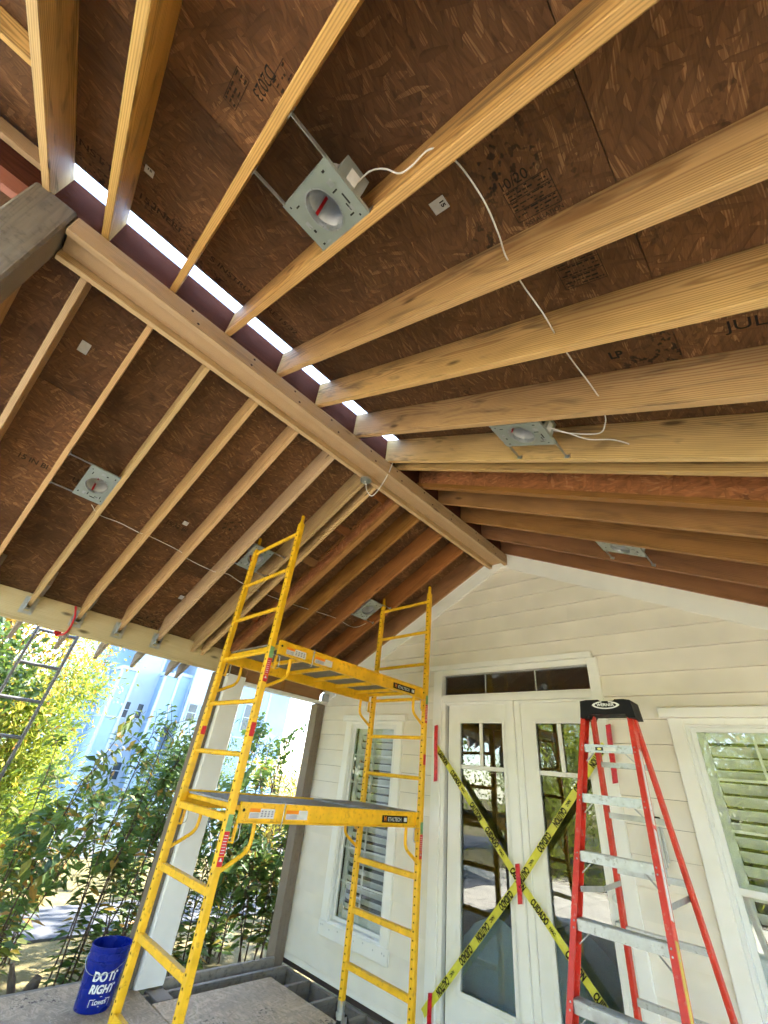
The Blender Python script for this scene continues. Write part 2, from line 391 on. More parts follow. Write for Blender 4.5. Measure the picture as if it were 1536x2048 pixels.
STEMM = plain('shrub stem', (0.10, 0.065, 0.045), 0.85, var=0.3, scale=20)
LEAF_S = leafmat('shrub leaves', [(0.035, 0.085, 0.025), (0.075, 0.145, 0.035), (0.13, 0.19, 0.045), (0.30, 0.25, 0.05), (0.48, 0.23, 0.05)])
LEAF_Y = leafmat('autumn leaves', [(0.12, 0.16, 0.02), (0.25, 0.24, 0.03), (0.40, 0.34, 0.04), (0.46, 0.26, 0.03), (0.42, 0.14, 0.03)])
LEAF_P = leafmat('yellow green needles', [(0.14, 0.20, 0.02), (0.25, 0.30, 0.03), (0.40, 0.40, 0.05)])
LEAF_G = leafmat('dark green leaves', [(0.02, 0.05, 0.015), (0.04, 0.09, 0.02), (0.07, 0.13, 0.03)])

# ------------------------------------------------------------------ ground, paths
def groundmat():
    m, nt, out = newmat('lawn')
    v = nd(nt, 'ShaderNodeTexCoord').outputs['Object']
    a = noise(nt, v, 0.35, 5.0, 0.6); b = noise(nt, v, 9.0, 4.0, 0.7)
    c = mix(nt, rng(nt, a, 0.35, 0.65), (0.095, 0.09, 0.035), (0.17, 0.14, 0.065))
    c = mix(nt, rng(nt, b, 0.45, 0.7, 0, 0.6), c, (0.26, 0.19, 0.09))
    bsdf(nt, out, c, 0.9, 0, 0.2, noise(nt, v, 30.0, 4.0, 0.7), 0.8, 0.03); return m
LAWN = groundmat()
GZ = -0.45
g = MB(); g.add([(-150, -150, GZ), (150, -150, GZ), (150, 150, GZ), (-150, 150, GZ)], [(0, 1, 2, 3)])
tag(g.build('ground', LAWN), kind='structure')
CONC = plain('concrete', (0.42, 0.41, 0.39), 0.85, var=0.12, scale=2.0, bump=0.3, fine=50)
p = MB()
for i in range(12):
    p.box((-9.6, -6.0 + i * 1.2, GZ - 0.05), (-8.2, -6.0 + i * 1.2 + 1.185, GZ + 0.03))
tag(p.build('path', plain('grey path slabs', (0.075, 0.078, 0.085), 0.85, var=0.15, scale=2.0)), kind='structure')
ASPH = plain('asphalt', (0.06, 0.06, 0.062), 0.9, var=0.2, scale=8, bump=0.3)
p = MB(); p.box((-17.0, -60, GZ - 0.05), (-13.2, 60, GZ + 0.012))
tag(p.build('road', ASPH), kind='structure')
# pale patio added behind the camera to bounce sunlight onto the rafters
p = MB()
for i in range(14):
    for j in range(5):
        p.box((-10.4 + i * 1.5, -9.6 + j * 1.5, GZ - 0.05), (-10.4 + i * 1.5 + 1.485, -9.6 + j * 1.5 + 1.485, GZ + 0.02))
tag(p.build('bounce_patio', plain('pale sun bounce paving', (0.52, 0.47, 0.39), 0.9, var=0.2, scale=2.0)), kind='structure')

# ------------------------------------------------------------------ porch roof frame
XR, ZR, SL = -2.193, 4.222, 0.495
ANG = math.atan(SL); CA, SA = math.cos(ANG), math.sin(ANG)
RD = 0.235                                   # rafter depth across the slope
VD = RD / CA                                 # the same, plumb
YF, YW = -1.34, 4.14                         # front edge of roof, house wall face
def zb(x): return ZR - SL * abs(x - XR)      # underside of the rafters
def zt(x): return zb(x) + VD                 # underside of the sheathing
porch = thing('porch_roof', (XR, 1.5, 2.6), 'open rafter porch roof with strand board sheathing and ridge beam, joined to the house', 'porch roof')
def rafter(side, y, x0, x1, mat, w=0.038, depth=RD, name='rafter', parent=porch):
    """side +1 right, -1 left; from ridge x0 to eave x1, with plumb ends"""
    n = Vector((side * SA, 0, CA))
    p0 = Vector((x0, y, zt(x0))) - n * 0; p1 = Vector((x1, y, zt(x1)))
    dx = Vector((side * CA, 0, -SA))
    a, b = p0 - n * depth / 2, p1 - n * depth / 2
    # shift the centreline ends so the plumb cut passes through x0 / x1
    sh = math.tan(ANG)
    a = a + dx * 0; b = b + dx * 0
    a = Vector((x0, y, zt(x0) - depth / CA / 2)); b = Vector((x1, y, zt(x1) - depth / CA / 2))
    return beam(name, a, b, w, depth, mat, parent, (0, 0, 1), 0.003, -sh, -sh)
RY_ = [-0.751, -0.456, -0.052, 0.341, 0.774, 1.155, 1.588, 2.003, 2.132]
LY_ = [-0.745, -0.450, -0.046, 0.370, 0.788, 1.185, 1.590, 2.012, 2.140]
for y in RY_:
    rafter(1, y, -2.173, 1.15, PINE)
for i, y in enumerate(LY_):
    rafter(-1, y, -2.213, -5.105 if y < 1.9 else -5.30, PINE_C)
# rafter tails over the eave beam
for y in (-0.745, -0.450, -0.046, 0.370, 0.788, 1.185, 1.590, 2.012, 2.140):
    rafter(-1, y + 0.042, -4.95, -5.78, TAILWOOD, depth=0.135, name='rafter_tail')
# older rafters next to the house
for y in (2.82, 3.235, 3.665, 4.105):
    rafter(1, y, -2.173, 1.15, PINE_OLD); rafter(-1, y, -2.213, -5.30, PINE_OLD)
# web joist faced with red strand board at the old roof's edge
for s, xe in ((1, 1.15), (-1, -5.25)):
    x0 = XR + s * 0.02
    sh = math.tan(ANG)
    for nm, d0, d1, y0, y1, mt in (('web_board', 0.0, VD - 0.045, 2.478, 2.492, OSB_W), ('joist_flange', VD - 0.045, VD, 2.452, 2.512, PINE_OLD), ('joist_flange', 0.0, 0.04, 2.455, 2.477, PINE_OLD)):
        c = (d0 + d1) / 2; h = (d1 - d0) * CA; yc = (y0 + y1) / 2
        beam(nm, (x0, yc, zt(x0) - c), (xe, yc, zt(xe) - c), y1 - y0, h, mt, porch, (0, 0, 1), 0.002, -sh, -sh)
# blocking between the last new rafter and the web joist
for x in (-2.62, -3.12, -3.62, -4.1, -4.6):
    beam('block', (x, 2.152, zt(x) - 0.055), (x, 2.452, zt(x) - 0.055), 0.038, 0.09, PINE_OLD, porch, (SL, 0, 1), 0.002)
for x in (-1.5, -0.9, -0.2):
    beam('block', (x, 2.152, zt(x) - 0.055), (x, 2.452, zt(x) - 0.055), 0.038, 0.09, PINE_OLD, porch, (-SL, 0, 1), 0.002)
for xa in (-2.172,):
    n = Vector((SA, 0, CA)); c = Vector(((xa - 2.033) / 2, 0, zt((xa - 2.033) / 2))) + n * 0.0075
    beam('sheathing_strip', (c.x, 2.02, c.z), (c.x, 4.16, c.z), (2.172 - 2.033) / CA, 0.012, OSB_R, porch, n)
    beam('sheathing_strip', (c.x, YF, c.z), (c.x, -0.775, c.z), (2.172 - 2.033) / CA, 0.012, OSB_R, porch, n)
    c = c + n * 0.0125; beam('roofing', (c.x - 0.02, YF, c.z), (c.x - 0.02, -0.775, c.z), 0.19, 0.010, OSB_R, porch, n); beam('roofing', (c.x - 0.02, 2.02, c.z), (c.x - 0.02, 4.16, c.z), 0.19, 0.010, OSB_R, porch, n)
def diffusermat():
    m, nt, out = newmat('translucent ridge diffuser film')
    v, r = objco(nt)
    c = mix(nt, rng(nt, noise(nt, v, 9.0, 2.0), 0.3, 0.7), (0.60, 0.72, 0.86), (0.68, 0.80, 0.92))
    t = nd(nt, 'ShaderNodeBsdfTranslucent', {'Color': c}); d = nd(nt, 'ShaderNodeBsdfDiffuse', {'Color': c})
    ms = nd(nt, 'ShaderNodeMixShader', {0: 0.78, 1: d, 2: t}); nt.links.new(ms.outputs[0], out.inputs[0]); return m
n = Vector((SA, 0, CA)); c = Vector((-2.10, 0, zt(-2.10))) + n * 0.045
beam('ridge_diffuser_film', (c.x, -0.80, c.z), (c.x, 2.03, c.z), 0.27, 0.002, diffusermat(), porch, n)  # film added over the ridge slit to turn sun into soft cool light
# ridge board and built-up ridge beam
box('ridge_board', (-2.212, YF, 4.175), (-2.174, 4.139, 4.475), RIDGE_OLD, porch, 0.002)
box('ridge_board_end', (-2.218, YF, 4.07), (-2.168, -0.772, 4.172), RED_OLD, porch, 0.002)
box('ridge_trim', (-2.165, YF, 4.33), (-2.128, -0.772, 4.43), PINE_C, porch, 0.002)
box('ridge_beam_ply', (-2.160, -0.585, 4.040), (-2.116, 4.130, 4.172), PINE_C, porch, 0.003)
box('ridge_beam_core', (-2.318, -0.585, 4.085), (-2.162, 4.132, 4.174), PINE_C, porch, 0.003)
box('ridge_beam_ply', (-2.362, -0.592, 4.040), (-2.320, 4.130, 4.150), PINE_C, porch, 0.003)
hb = MB()
for y in [0.1 + 0.41 * k for k in range(10)]:
    for x, z, yy in ((-2.1155, 4.14, 0.0), (-2.1155, 4.075, 0.05)):
        hb.lathe([(0.0, 0.0012), (0.008, 0.001), (0.009, 0.0)], (x, y + yy + rnd.uniform(-.06, .06), z), (1, 0, 0), 8)
hb.build('nail_head', DARK, porch)
# weathered post under the front end of the ridge
box('post', (-2.365, -0.80, 0.0), (-2.120, -0.600, 4.205), POSTGREY, porch, 0.012)
# sheathing, sheet by sheet
SH = []
def sheet(side, xa, xb, y0, y1):
    xc = (xa + xb) / 2; t = 0.012
    n = Vector((side * SA, 0, CA)); L = abs(xb - xa) / CA - 0.003
    c = Vector((xc, 0, zt(xc))) + n * (t / 2 + 0.0015)
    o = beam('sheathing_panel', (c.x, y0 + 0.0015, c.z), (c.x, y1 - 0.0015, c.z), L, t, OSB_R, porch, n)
    SH.append((o, side, min(xa, xb), max(xa, xb), y0, y1)); return o
for xa, xb, cuts in ((-2.030, -1.028, (YF, 0.774, 3.235, 4.16)), (-1.028, 0.066, (YF, -0.052, 2.132, 4.16)), (0.066, 1.30, (YF, 0.774, 3.235, 4.16))):
    for a, b in zip(cuts, cuts[1:]): sheet(1, xa, xb, a, b)
for xa, xb, cuts in ((-2.214, -3.335, (YF, 0.788, 3.235, 4.16)), (-3.335, -4.430, (YF, -0.046, 2.140, 4.16)), (-4.430, -5.72, (YF, 0.788, 3.235, 4.16))):
    for a, b in zip(cuts, cuts[1:]): sheet(-1, xa, xb, a, b)
def on_sheet(x, y):
    for o, s, a, b, y0, y1 in SH:
        if a <= x <= b and y0 <= y <= y1: return o, s
    return SH[0][0], SH[0][1]
# front overhang: lookouts and barge rafters
for s, xs in ((1, (-1.50, -0.95, -0.3, 0.35)), (-1, (-2.95, -3.6, -4.3, -5.0))):
    for x in xs:
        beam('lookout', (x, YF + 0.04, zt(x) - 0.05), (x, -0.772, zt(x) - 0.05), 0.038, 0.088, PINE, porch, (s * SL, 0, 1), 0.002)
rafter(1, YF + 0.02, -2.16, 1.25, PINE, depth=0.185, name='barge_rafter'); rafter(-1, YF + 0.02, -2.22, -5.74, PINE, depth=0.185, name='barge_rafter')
# eave beams
for x0, x1 in ((-5.158, -5.120), (-5.200, -5.160)):
    box('eave_beam_ply', (x0, -1.30, 2.640 + (0.004 if x0 < -5.18 else 0)), (x1, 2.395, 2.898), PINE_T, porch, 0.004)
for x0, x1 in ((0.735, 0.773), (0.775, 0.813)):
    box('eave_beam_ply', (x0, -1.30, 2.50), (x1, 4.12, 2.745), PINE_T, porch, 0.004)
for y in (-0.95, 2.45):
    box('post', (0.70, y - 0.07, 0.0), (0.84, y + 0.07, 2.498), GRAYWOOD, porch, 0.006)
box('post', (-5.23, -1.10, 0.0), (-5.09, -0.96, 2.638), GRAYWOOD, porch, 0.006)
# galvanised rafter hangers on the left eave beam
hm = MB()
def hanger(y):
    h = MB(); x = -5.118
    zbx = zb(-5.105)
    for s in (-1, 1):
        ys = y + s * 0.021
        h.box((x, min(ys, ys + s * 0.034), zbx - 0.05), (x + 0.0022, max(ys, ys + s * 0.034), zbx + 0.085))
        h.box((x + 0.0023, ys - 0.0012, zbx - 0.03), (x + 0.062, ys + 0.0012, zbx + 0.075))
        for k in range(3):
            h.lathe([(0.0, 0.003), (0.0045, 0.002), (0.0055, 0.0)], (x + 0.0022, ys + s * 0.018, zbx - 0.03 + k * 0.042), (1, 0, 0), 8)
    h.box((x, y - 0.055, zbx - 0.075), (x + 0.0025, y + 0.055, zbx - 0.0505))
    h.box((x + 0.0026, y - 0.0205, zbx - 0.034), (x + 0.06, y + 0.0205, zbx - 0.030))
    h.build('joist_hanger', STEEL, porch)
for y in LY_[1:7]: hanger(y)
# old header between column and house, corner post, column
box('header', (-5.215, 2.76, 2.600), (-5.075, 3.985, 2.880), PINE_OLD, porch, 0.004)
box('header_trim', (-5.218, 2.76, 2.565), (-5.068, 4.12, 2.597), TRIM, porch, 0.002)
box('header_block', (-5.11, 3.30, 2.602), (-5.073, 3.36, 2.84), PINE_OLD, porch)
box('bracket_plate', (-5.10, 4.03, 2.602), (-5.04, 4.125, 2.70), STEEL, porch, 0.003)
box('corner_post', (-5.255, 3.99, -0.30), (-5.108, 4.128, 2.56), POSTWOOD, porch, 0.006)
cb = MB()
cb.prism([(-5.285, 2.49, 0.004), (-5.045, 2.49, 0.004), (-5.030, 2.505, 0.004), (-5.030, 2.735, 0.004), (-5.045, 2.75, 0.004), (-5.285, 2.75, 0.004)], (0, 0, 2.632))
cb.build('column_wrap', TRIM, porch)
box('post', (-5.215, 2.378, -0.2), (-5.075, 2.486, 2.637), POSTWOOD, porch, 0.005)
# red lashing strap over the eave beam
st = MB()
st.tube(curve_pts([(-5.108, 0.72, 2.895), (-5.106, 0.755, 2.80), (-5.107, 0.765, 2.70), (-5.115, 0.752, 2.632), (-5.22, 0.735, 2.62), (-5.40, 0.73, 2.64), (-5.44, 0.728, 2.70)], 6), 0.009, 8)
st.tube([(-5.42, 0.70, 2.665), (-5.42, 0.76, 2.672)], 0.016, 8)
tag(st.build('lashing_cord', REDP, None, True), 'thin red cord hanging over the left eave beam by the outside ladder', 'cord')

# stamps printed on the sheathing
def stamp(body, x, y, size, along=1, mat=FADE, sx=1.0, bold=0.0, flip=False, box_=None):
    o, s = on_sheet(x, y)
    n = Vector((s * SA, 0, CA)); down = Vector((s * CA, 0, -SA)); yv = Vector((0, 1, 0))
    org = Vector((x, y, zt(x) + 0.0))
    # seen from below: text normal points down
    if along == 1: xd = down
    elif along == -1: xd = -down
    elif along == 2: xd = yv
    else: xd = -yv
    nn = -n
    yd = nn.cross(xd)
    return text('stamp', body, org, xd, yd, size, mat, o, sx, bold, 0.0022 - 0.0030)
def stamp_lines(x, y, w, h, rows, seed, mat=FADE):
    """ruled stamp frame with rows of small print; w down the slope, h along the ridge"""
    o, s = on_sheet(x, y); q = random.Random(seed)
    n = Vector((s * SA, 0, CA)); d = Vector((s * CA, 0, -SA)); yv = Vector((0, 1, 0)); c = Vector((x, y, zt(x))) - n * 0.0012
    m = MB()
    def bar(u0, u1, v0, v1):
        m.add([c + d * u0 + yv * v0, c + d * u1 + yv * v0, c + d * u1 + yv * v1, c + d * u0 + yv * v1], [(0, 1, 2, 3)])
    t = 0.0022
    bar(-w / 2, -w / 2 + t, -h / 2, h / 2); bar(w / 2 - t, w / 2, -h / 2, h / 2)
    for k in range(rows + 1):
        v = -h / 2 + h * k / rows
        if k % 3 == 0: bar(-w / 2 + t, w / 2 - t, v, v + t)
        if k < rows:
            u = -w / 2 + 0.010
            while u < w / 2 - 0.012:
                L = q.uniform(0.006, 0.028)
                if q.random() < 0.8: bar(u, min(u + L, w / 2 - 0.01), v + h / rows * 0.30, v + h / rows * (0.55 + 0.2 * q.random()))
                u += L + q.uniform(0.003, 0.008)
    m.build('stamp', mat, o, fix=False)
stamp('D2023', -0.730, -0.150, 0.060, -1, INK, 0.85)
stamp_lines(-0.84, -0.215, 0.16, 0.05, 3, 3)
stamp_lines(-0.655, -0.100, 0.11, 0.07, 4, 5)
stamp('10/20', -0.185, 0.585, 0.050, 1, INK)
stamp_lines(-0.155, 0.665, 0.17, 0.115, 9, 7, INK)
stamp('INSTALLATION', -0.150, 0.742, 0.022, 1, INK)
stamp_lines(-0.125, 0.985, 0.165, 0.15, 9, 9, INK)
stamp('THIS SIDE DOWN', -0.125, 0.893, 0.016, 1, INK)
stamp('LP', -0.150, 1.475, 0.060, 1, INK, 1.0, 0.002)
stamp('JUL', 0.265, 1.445, 0.075, 1, INK, 1.1)
for y, t in ((-0.62, 'INST RE'), (-0.30, '15 INERI'), (0.15, 'S INSTRU'), (0.55, 'RE 15/32'), (-0.02, '')):
    if t: stamp(t, -1.83, y, 0.075, 2, FADE, 0.9, 0.001)
for y, t in ((-0.25, '15 IN BI'), (0.15, 'US IN BI'), (0.95, '15/32 BI')):
    stamp(t, -3.97, y + 0.05, 0.07, 2, FADE, 0.9, 0.001)
def sticker(x, y, a, b, body='15'):
    o, s = on_sheet(x, y); n = Vector((s * SA, 0, CA)); d = Vector((s * CA, 0, -SA)); yv = Vector((0, 1, 0)); c = Vector((x, y, zt(x))) - n * 0.0012
    m = MB(); m.add([c - d * a / 2 - yv * b / 2, c + d * a / 2 - yv * b / 2, c + d * a / 2 + yv * b / 2, c - d * a / 2 + yv * b / 2], [(0, 1, 2, 3)])
    m.build('paper_tag', LABELW, o, fix=False)
    nn = -n
    text('tag_print', body, c + d * a * 0.22, yv, nn.cross(yv), b * 0.55, INK, o, 1.0, 0.001, 0.0010)
sticker(-0.445, 0.515, 0.075, 0.05); sticker(-1.60, -0.40, 0.06, 0.045); sticker(-3.90, 1.05, 0.05, 0.05, '')
sticker(-2.98, -0.30, 0.09, 0.06, ''); sticker(-4.75, 1.55, 0.06, 0.05, '')

# ------------------------------------------------------------------ deck
deck = thing('deck', (-2.0, 1.5, -0.3), 'half built porch floor of strand board sheets laid over weathered grey joists', 'deck')
for x0, x1, y0, y1 in ((-5.40, -2.97, -1.30, 1.18), (-2.965, -0.53, -1.30, 1.18), (-0.525, 1.2, -1.30, 1.18),
                       (-5.40, -2.97, 1.186, 2.525), (-2.965, -0.53, 1.186, 2.525), (-0.525, 1.2, 1.186, 2.525),
                       (-4.755, -2.32, 2.537, 3.715), (-2.315, 0.1, 2.537, 3.98), (0.105, 1.2, 2.537, 3.98)):
    c = Vector(((x0 + x1) / 2, (y0 + y1) / 2, -0.009))
    beam('floor_sheet', (x0, c.y, c.z), (x1, c.y, c.z), y1 - y0, 0.018, OSB_F, deck, (0, 0, 1), 0.002)
x = -4.98
while x < 1.1:
    box('joist', (x - 0.02, 2.55, -0.255), (x + 0.02, 4.075, -0.021), GRAYWOOD, deck, 0.003); x += 0.406
for y in (-1.25, 1.18, 2.53):
    box('girder', (-5.35, y - 0.04, -0.40), (1.15, y + 0.04, -0.0195 if y < 2 else -0.30), GRAYWOOD, deck, 0.003)
box('rim_board', (-5.115, 2.755, -0.20), (-5.072, 3.985, 0.028), GRAYWOOD, deck, 0.005)
box('ledger_board', (-5.05, 4.085, -0.24), (1.15, 4.125, -0.045), GRAYWOOD, deck, 0.003)
box('rim_block', (-5.07, 2.60, -0.16), (-4.80, 2.75, -0.012), GRAYWOOD, deck, 0.004)
for y0, y1 in ((-1.3, 0.4), (0.405, 2.47)):
    box('rim_board', (-5.445, y0, -0.22), (-5.402, y1, -0.002), GRAYWOOD, deck, 0.004)

# ------------------------------------------------------------------ house with gable wall
house = thing('house', (-2.2, 4.14, 0.0), 'cream lap sided house gable with french doors and shuttered windows', 'house')
XL, XRT = -5.22, 1.25
OPEN = [(-3.12, -1.33, 0.02, 2.90), (-4.56, -3.62, 0.32, 2.40), (-0.83, 0.10, 0.32, 2.42)]
# siding boards
EXPO, z = 0.1785, 0.05 - 0.1785
k = 0
while z < 4.2:
    z0, z1 = max(z, 0.0), z + EXPO
    zc = (z0 + z1) / 2
    hw = (ZR + 0.08 - zc) / SL
    a, b = max(XL, XR - hw), min(XRT, XR + hw)
    spans = [(a, b)]
    for (u0, u1, w0, w1) in OPEN:
        if w0 < zc < w1:
            ns = []
            for s0, s1 in spans:
                if u1 <= s0 or u0 >= s1: ns.append((s0, s1)); continue
                if u0 > s0: ns.append((s0, u0))
                if u1 < s1: ns.append((u1, s1))
            spans = ns
    for s0, s1 in spans:
        if s1 - s0 < 0.03: continue
        cuts = [s0, s1]
        if s1 - s0 > 3.7: cuts = [s0, s0 + (1.7 + 0.9 * (k % 3)), s1]
        for c0, c1 in zip(cuts, cuts[1:]):
            m = MB(); g0 = 0.0007
            # lapped profile: thick proud bottom edge, tucked top
            pr = [(YW - 0.012, z0 + 0.003), (YW + 0.008, z1), (YW + 0.0172, z1), (YW + 0.0172, z0 + 0.003)]
            m.prism([(c0 + g0, y, zz) for y, zz in pr], (c1 - c0 - 2 * g0, 0, 0))
            m.build('siding_board', SIDING, house, origin=((c0 + c1) / 2, YW, zc))
    z += EXPO; k += 1
# body of the house behind: sheathing around the openings, room, roof block
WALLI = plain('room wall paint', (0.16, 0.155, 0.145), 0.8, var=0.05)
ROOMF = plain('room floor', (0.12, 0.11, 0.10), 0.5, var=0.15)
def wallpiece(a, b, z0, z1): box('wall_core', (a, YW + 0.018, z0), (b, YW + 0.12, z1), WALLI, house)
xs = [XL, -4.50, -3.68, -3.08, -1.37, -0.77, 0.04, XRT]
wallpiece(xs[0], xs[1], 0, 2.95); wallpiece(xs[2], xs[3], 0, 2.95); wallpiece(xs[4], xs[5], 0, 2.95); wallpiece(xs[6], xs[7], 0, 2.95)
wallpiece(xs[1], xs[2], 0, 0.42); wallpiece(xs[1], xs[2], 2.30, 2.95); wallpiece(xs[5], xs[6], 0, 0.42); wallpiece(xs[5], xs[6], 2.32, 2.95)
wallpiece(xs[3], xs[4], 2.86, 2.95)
m = MB(); m.prism([(XL, YW + 0.019, 2.951), (XRT, YW + 0.019, 2.951), (XR + (ZR + .2 - 2.951) / SL - .3, YW + 0.019, 2.96), (XR, YW + 0.019, 4.45), (XL, YW + 0.019, 3.01)], (0, 0.1, 0))
m.build('gable_core', WALLI, house)
m = MB()
for lo, hi in (((XL, 4.3, 0.09), (XRT, 9.0, 0.12)), ):
    m.box(lo, hi)
m.build('room_floor', ROOMF, house)
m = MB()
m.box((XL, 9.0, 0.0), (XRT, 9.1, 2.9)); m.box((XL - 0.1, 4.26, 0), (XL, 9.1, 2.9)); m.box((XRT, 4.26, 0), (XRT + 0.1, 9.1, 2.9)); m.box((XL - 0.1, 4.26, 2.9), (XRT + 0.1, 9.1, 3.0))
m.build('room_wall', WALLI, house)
SHING = plain('roof shingles', (0.10, 0.09, 0.085), 0.9, var=0.3, scale=12)
m = MB(); m.prism([(XL - 0.1, 4.27, 3.005), (XR, 4.27, 4.50), (XRT + 0.5, 4.27, 3.005)], (0, 0.72, 0)); m.build('roof', SHING, house)
m = MB(); m.box((XL - 0.1, 5.0, 3.02), (XRT + 0.4, 10.5, 5.6)); m.build('added_shade_storey', SIDING, house)  # unseen storey, added so the house blocks sun over the porch roof
m = MB(); m.prism([(XL - 0.5, 4.7, 5.6), (XR + 0.1, 4.7, 7.4), (XRT + 0.7, 4.7, 5.6)], (0, 6.2, 0)); m.build('roof', SHING, house)  # unseen upper roof, added with the storey to block sun
# porch roofing above the sheathing (keeps the sheets opaque from above)
for s, xa, xb in ((1, -2.03, 1.31), (-1, -2.216, -5.73)):
    n = Vector((s * SA, 0, CA)); xc = (xa + xb) / 2; c = Vector((xc, 0, zt(xc))) + n * 0.021
    beam('roofing', (c.x, YF, c.z), (c.x, 4.16, c.z), abs(xb - xa) / CA, 0.010, SHING, porch, n)
# rake boards on the gable wall
for s in (1, -1):
    x0 = XR; x1 = XR + s * (3.40 if s > 0 else 2.91)
    def zz(x, d): return ZR - 0.004 - SL * abs(x - XR) - d
    m = MB(); w = 0.165 / CA
    m.prism([(x0, YW - 0.022, zz(x0, -0.05)), (x1, YW - 0.022, zz(x1, -0.05)), (x1, YW - 0.022, zz(x1, w)), (x0, YW - 0.022, zz(x0, w))], (0, 0.0215, 0))
    m.build('rake_board', TRIM, house)
box('base_flashing', (XL, YW - 0.004, -0.04), (XRT, YW + 0.017, -0.001), plain('dark flashing', (0.05, 0.035, 0.03), 0.7), house)

def strip(name, x0, x1, y0, y1, z0, z1, mat, parent, bev=0.003): return box(name, (x0, y0, z0), (x1, y1, z1), mat, parent, bev)
# ---- french doors with transom
dc = strip('door_frame', -3.150, -3.035, YW - 0.026, YW + 0.06, 0.0, 2.888, TRIM, house)
dcr = strip('door_casing', -1.392, -1.300, YW - 0.026, YW + 0.06, 0.0, 2.888, TRIM, house)
strip('casing_bead', -3.036, -2.992, YW - 0.008, YW + 0.06, 0.10, 2.60, TRIM, dc)
strip('casing_bead', -1.412, -1.393, YW - 0.008, YW + 0.06, 0.10, 2.60, TRIM, dcr)
strip('head_cap', -3.205, -1.335, YW - 0.048, YW + 0.01, 2.889, 2.942, TRIM, house)
strip('head_casing', -3.034, -1.393, YW - 0.024, YW + 0.06, 2.832, 2.887, TRIM, house)
strip('transom_bar', -3.034, -1.393, YW - 0.022, YW + 0.06, 2.545, 2.605, TRIM, house)
strip('transom_bead', -3.034, -1.393, YW - 0.006, YW + 0.06, 2.606, 2.624, TRIM, house)
strip('transom_glass', -3.034, -1.393, YW + 0.030, YW + 0.036, 2.625, 2.831, GLASS, house, 0)
for x in (-2.50, -1.93):
    strip('transom_muntin', x - 0.006, x + 0.006, YW + 0.040, YW + 0.046, 2.626, 2.830, VINYL, house, 0)
strip('door_mullion', -2.246, -2.165, YW - 0.022, YW + 0.06, 0.12, 2.544, TRIM, house)
strip('door_mullion', -2.163, -2.104, YW + 0.000, YW + 0.06, 0.12, 2.543, TRIM, house)
strip('door_head', -2.990, -2.248, YW - 0.002, YW + 0.06, 2.520, 2.544, TRIM, house)
strip('door_head', -2.102, -1.413, YW - 0.002, YW + 0.06, 2.520, 2.543, TRIM, house)
strip('door_sill', -3.034, -1.393, YW - 0.05, YW + 0.10, 0.02, 0.118, plain('bronze sill', (0.05, 0.045, 0.05), 0.4, 0.5), house)
def door(x0, x1, gx0, gx1):
    y0, y1 = YW + 0.014, YW + 0.056
    z0, z1, gz0, gz1 = 0.122, 2.519, 0.360, 2.352
    m = MB()
    m.box((x0, y0, z0), (gx0, y1, z1)); m.box((gx1, y0, z0), (x1, y1, z1))
    m.box((gx0, y0, gz1), (gx1, y1, z1)); m.box((gx0, y0, z0), (gx1, y1, gz0))
    d = m.build('door', TRIM, house, fix=True)
    for a, b, c, e in ((gx0 - .022, gx0 + .012, gz0 - .02, gz1 + .02), (gx1 - .012, gx1 + .022, gz0 - .02, gz1 + .02)):
        box('glass_bead', (a, y0 - 0.009, c), (b, y0 - 0.0005, e), TRIM, d, 0.003)
    for c, e in ((gz0 - .022, gz0 + .012), (gz1 - .012, gz1 + .022)):
        box('glass_bead', (gx0 + .013, y0 - 0.009, c), (gx1 - .013, y0 - 0.0005, e), TRIM, d, 0.003)
    xm = (gx0 + gx1) / 2
    box('muntin', (xm - 0.018, y0 - 0.002, 1.962), (xm + 0.018, y0 + 0.016, gz1 - 0.013), TRIM, d, 0.003)
    box('muntin', (gx0 + 0.013, y0 - 0.002, 1.924), (gx1 - 0.013, y0 + 0.016, 1.960), TRIM, d, 0.003)
    box('glass', (gx0 + 0.001, y0 + 0.018, gz0 + 0.001), (gx1 - 0.001, y0 + 0.024, gz1 - 0.001), GLASS, d)
    return d
d1 = door(-2.957, -2.250, -2.815, -2.300); d2 = door(-2.101, -1.416, -1.970, -1.505)
m = MB()
m.lathe([(0.0, -0.062), (0.018, -0.062), (0.026, -0.050), (0.024, -0.036), (0.010, -0.030), (0.010, -0.008), (0.028, -0.007), (0.028, -0.0005)], (-1.455, YW + 0.014, 1.06), (0, 1, 0), 20)
m.lathe([(0.0, -0.022), (0.024, -0.020), (0.027, -0.0005)], (-1.455, YW + 0.014, 1.20), (0, 1, 0), 20)
m.build('handle', STEEL, d2, True)
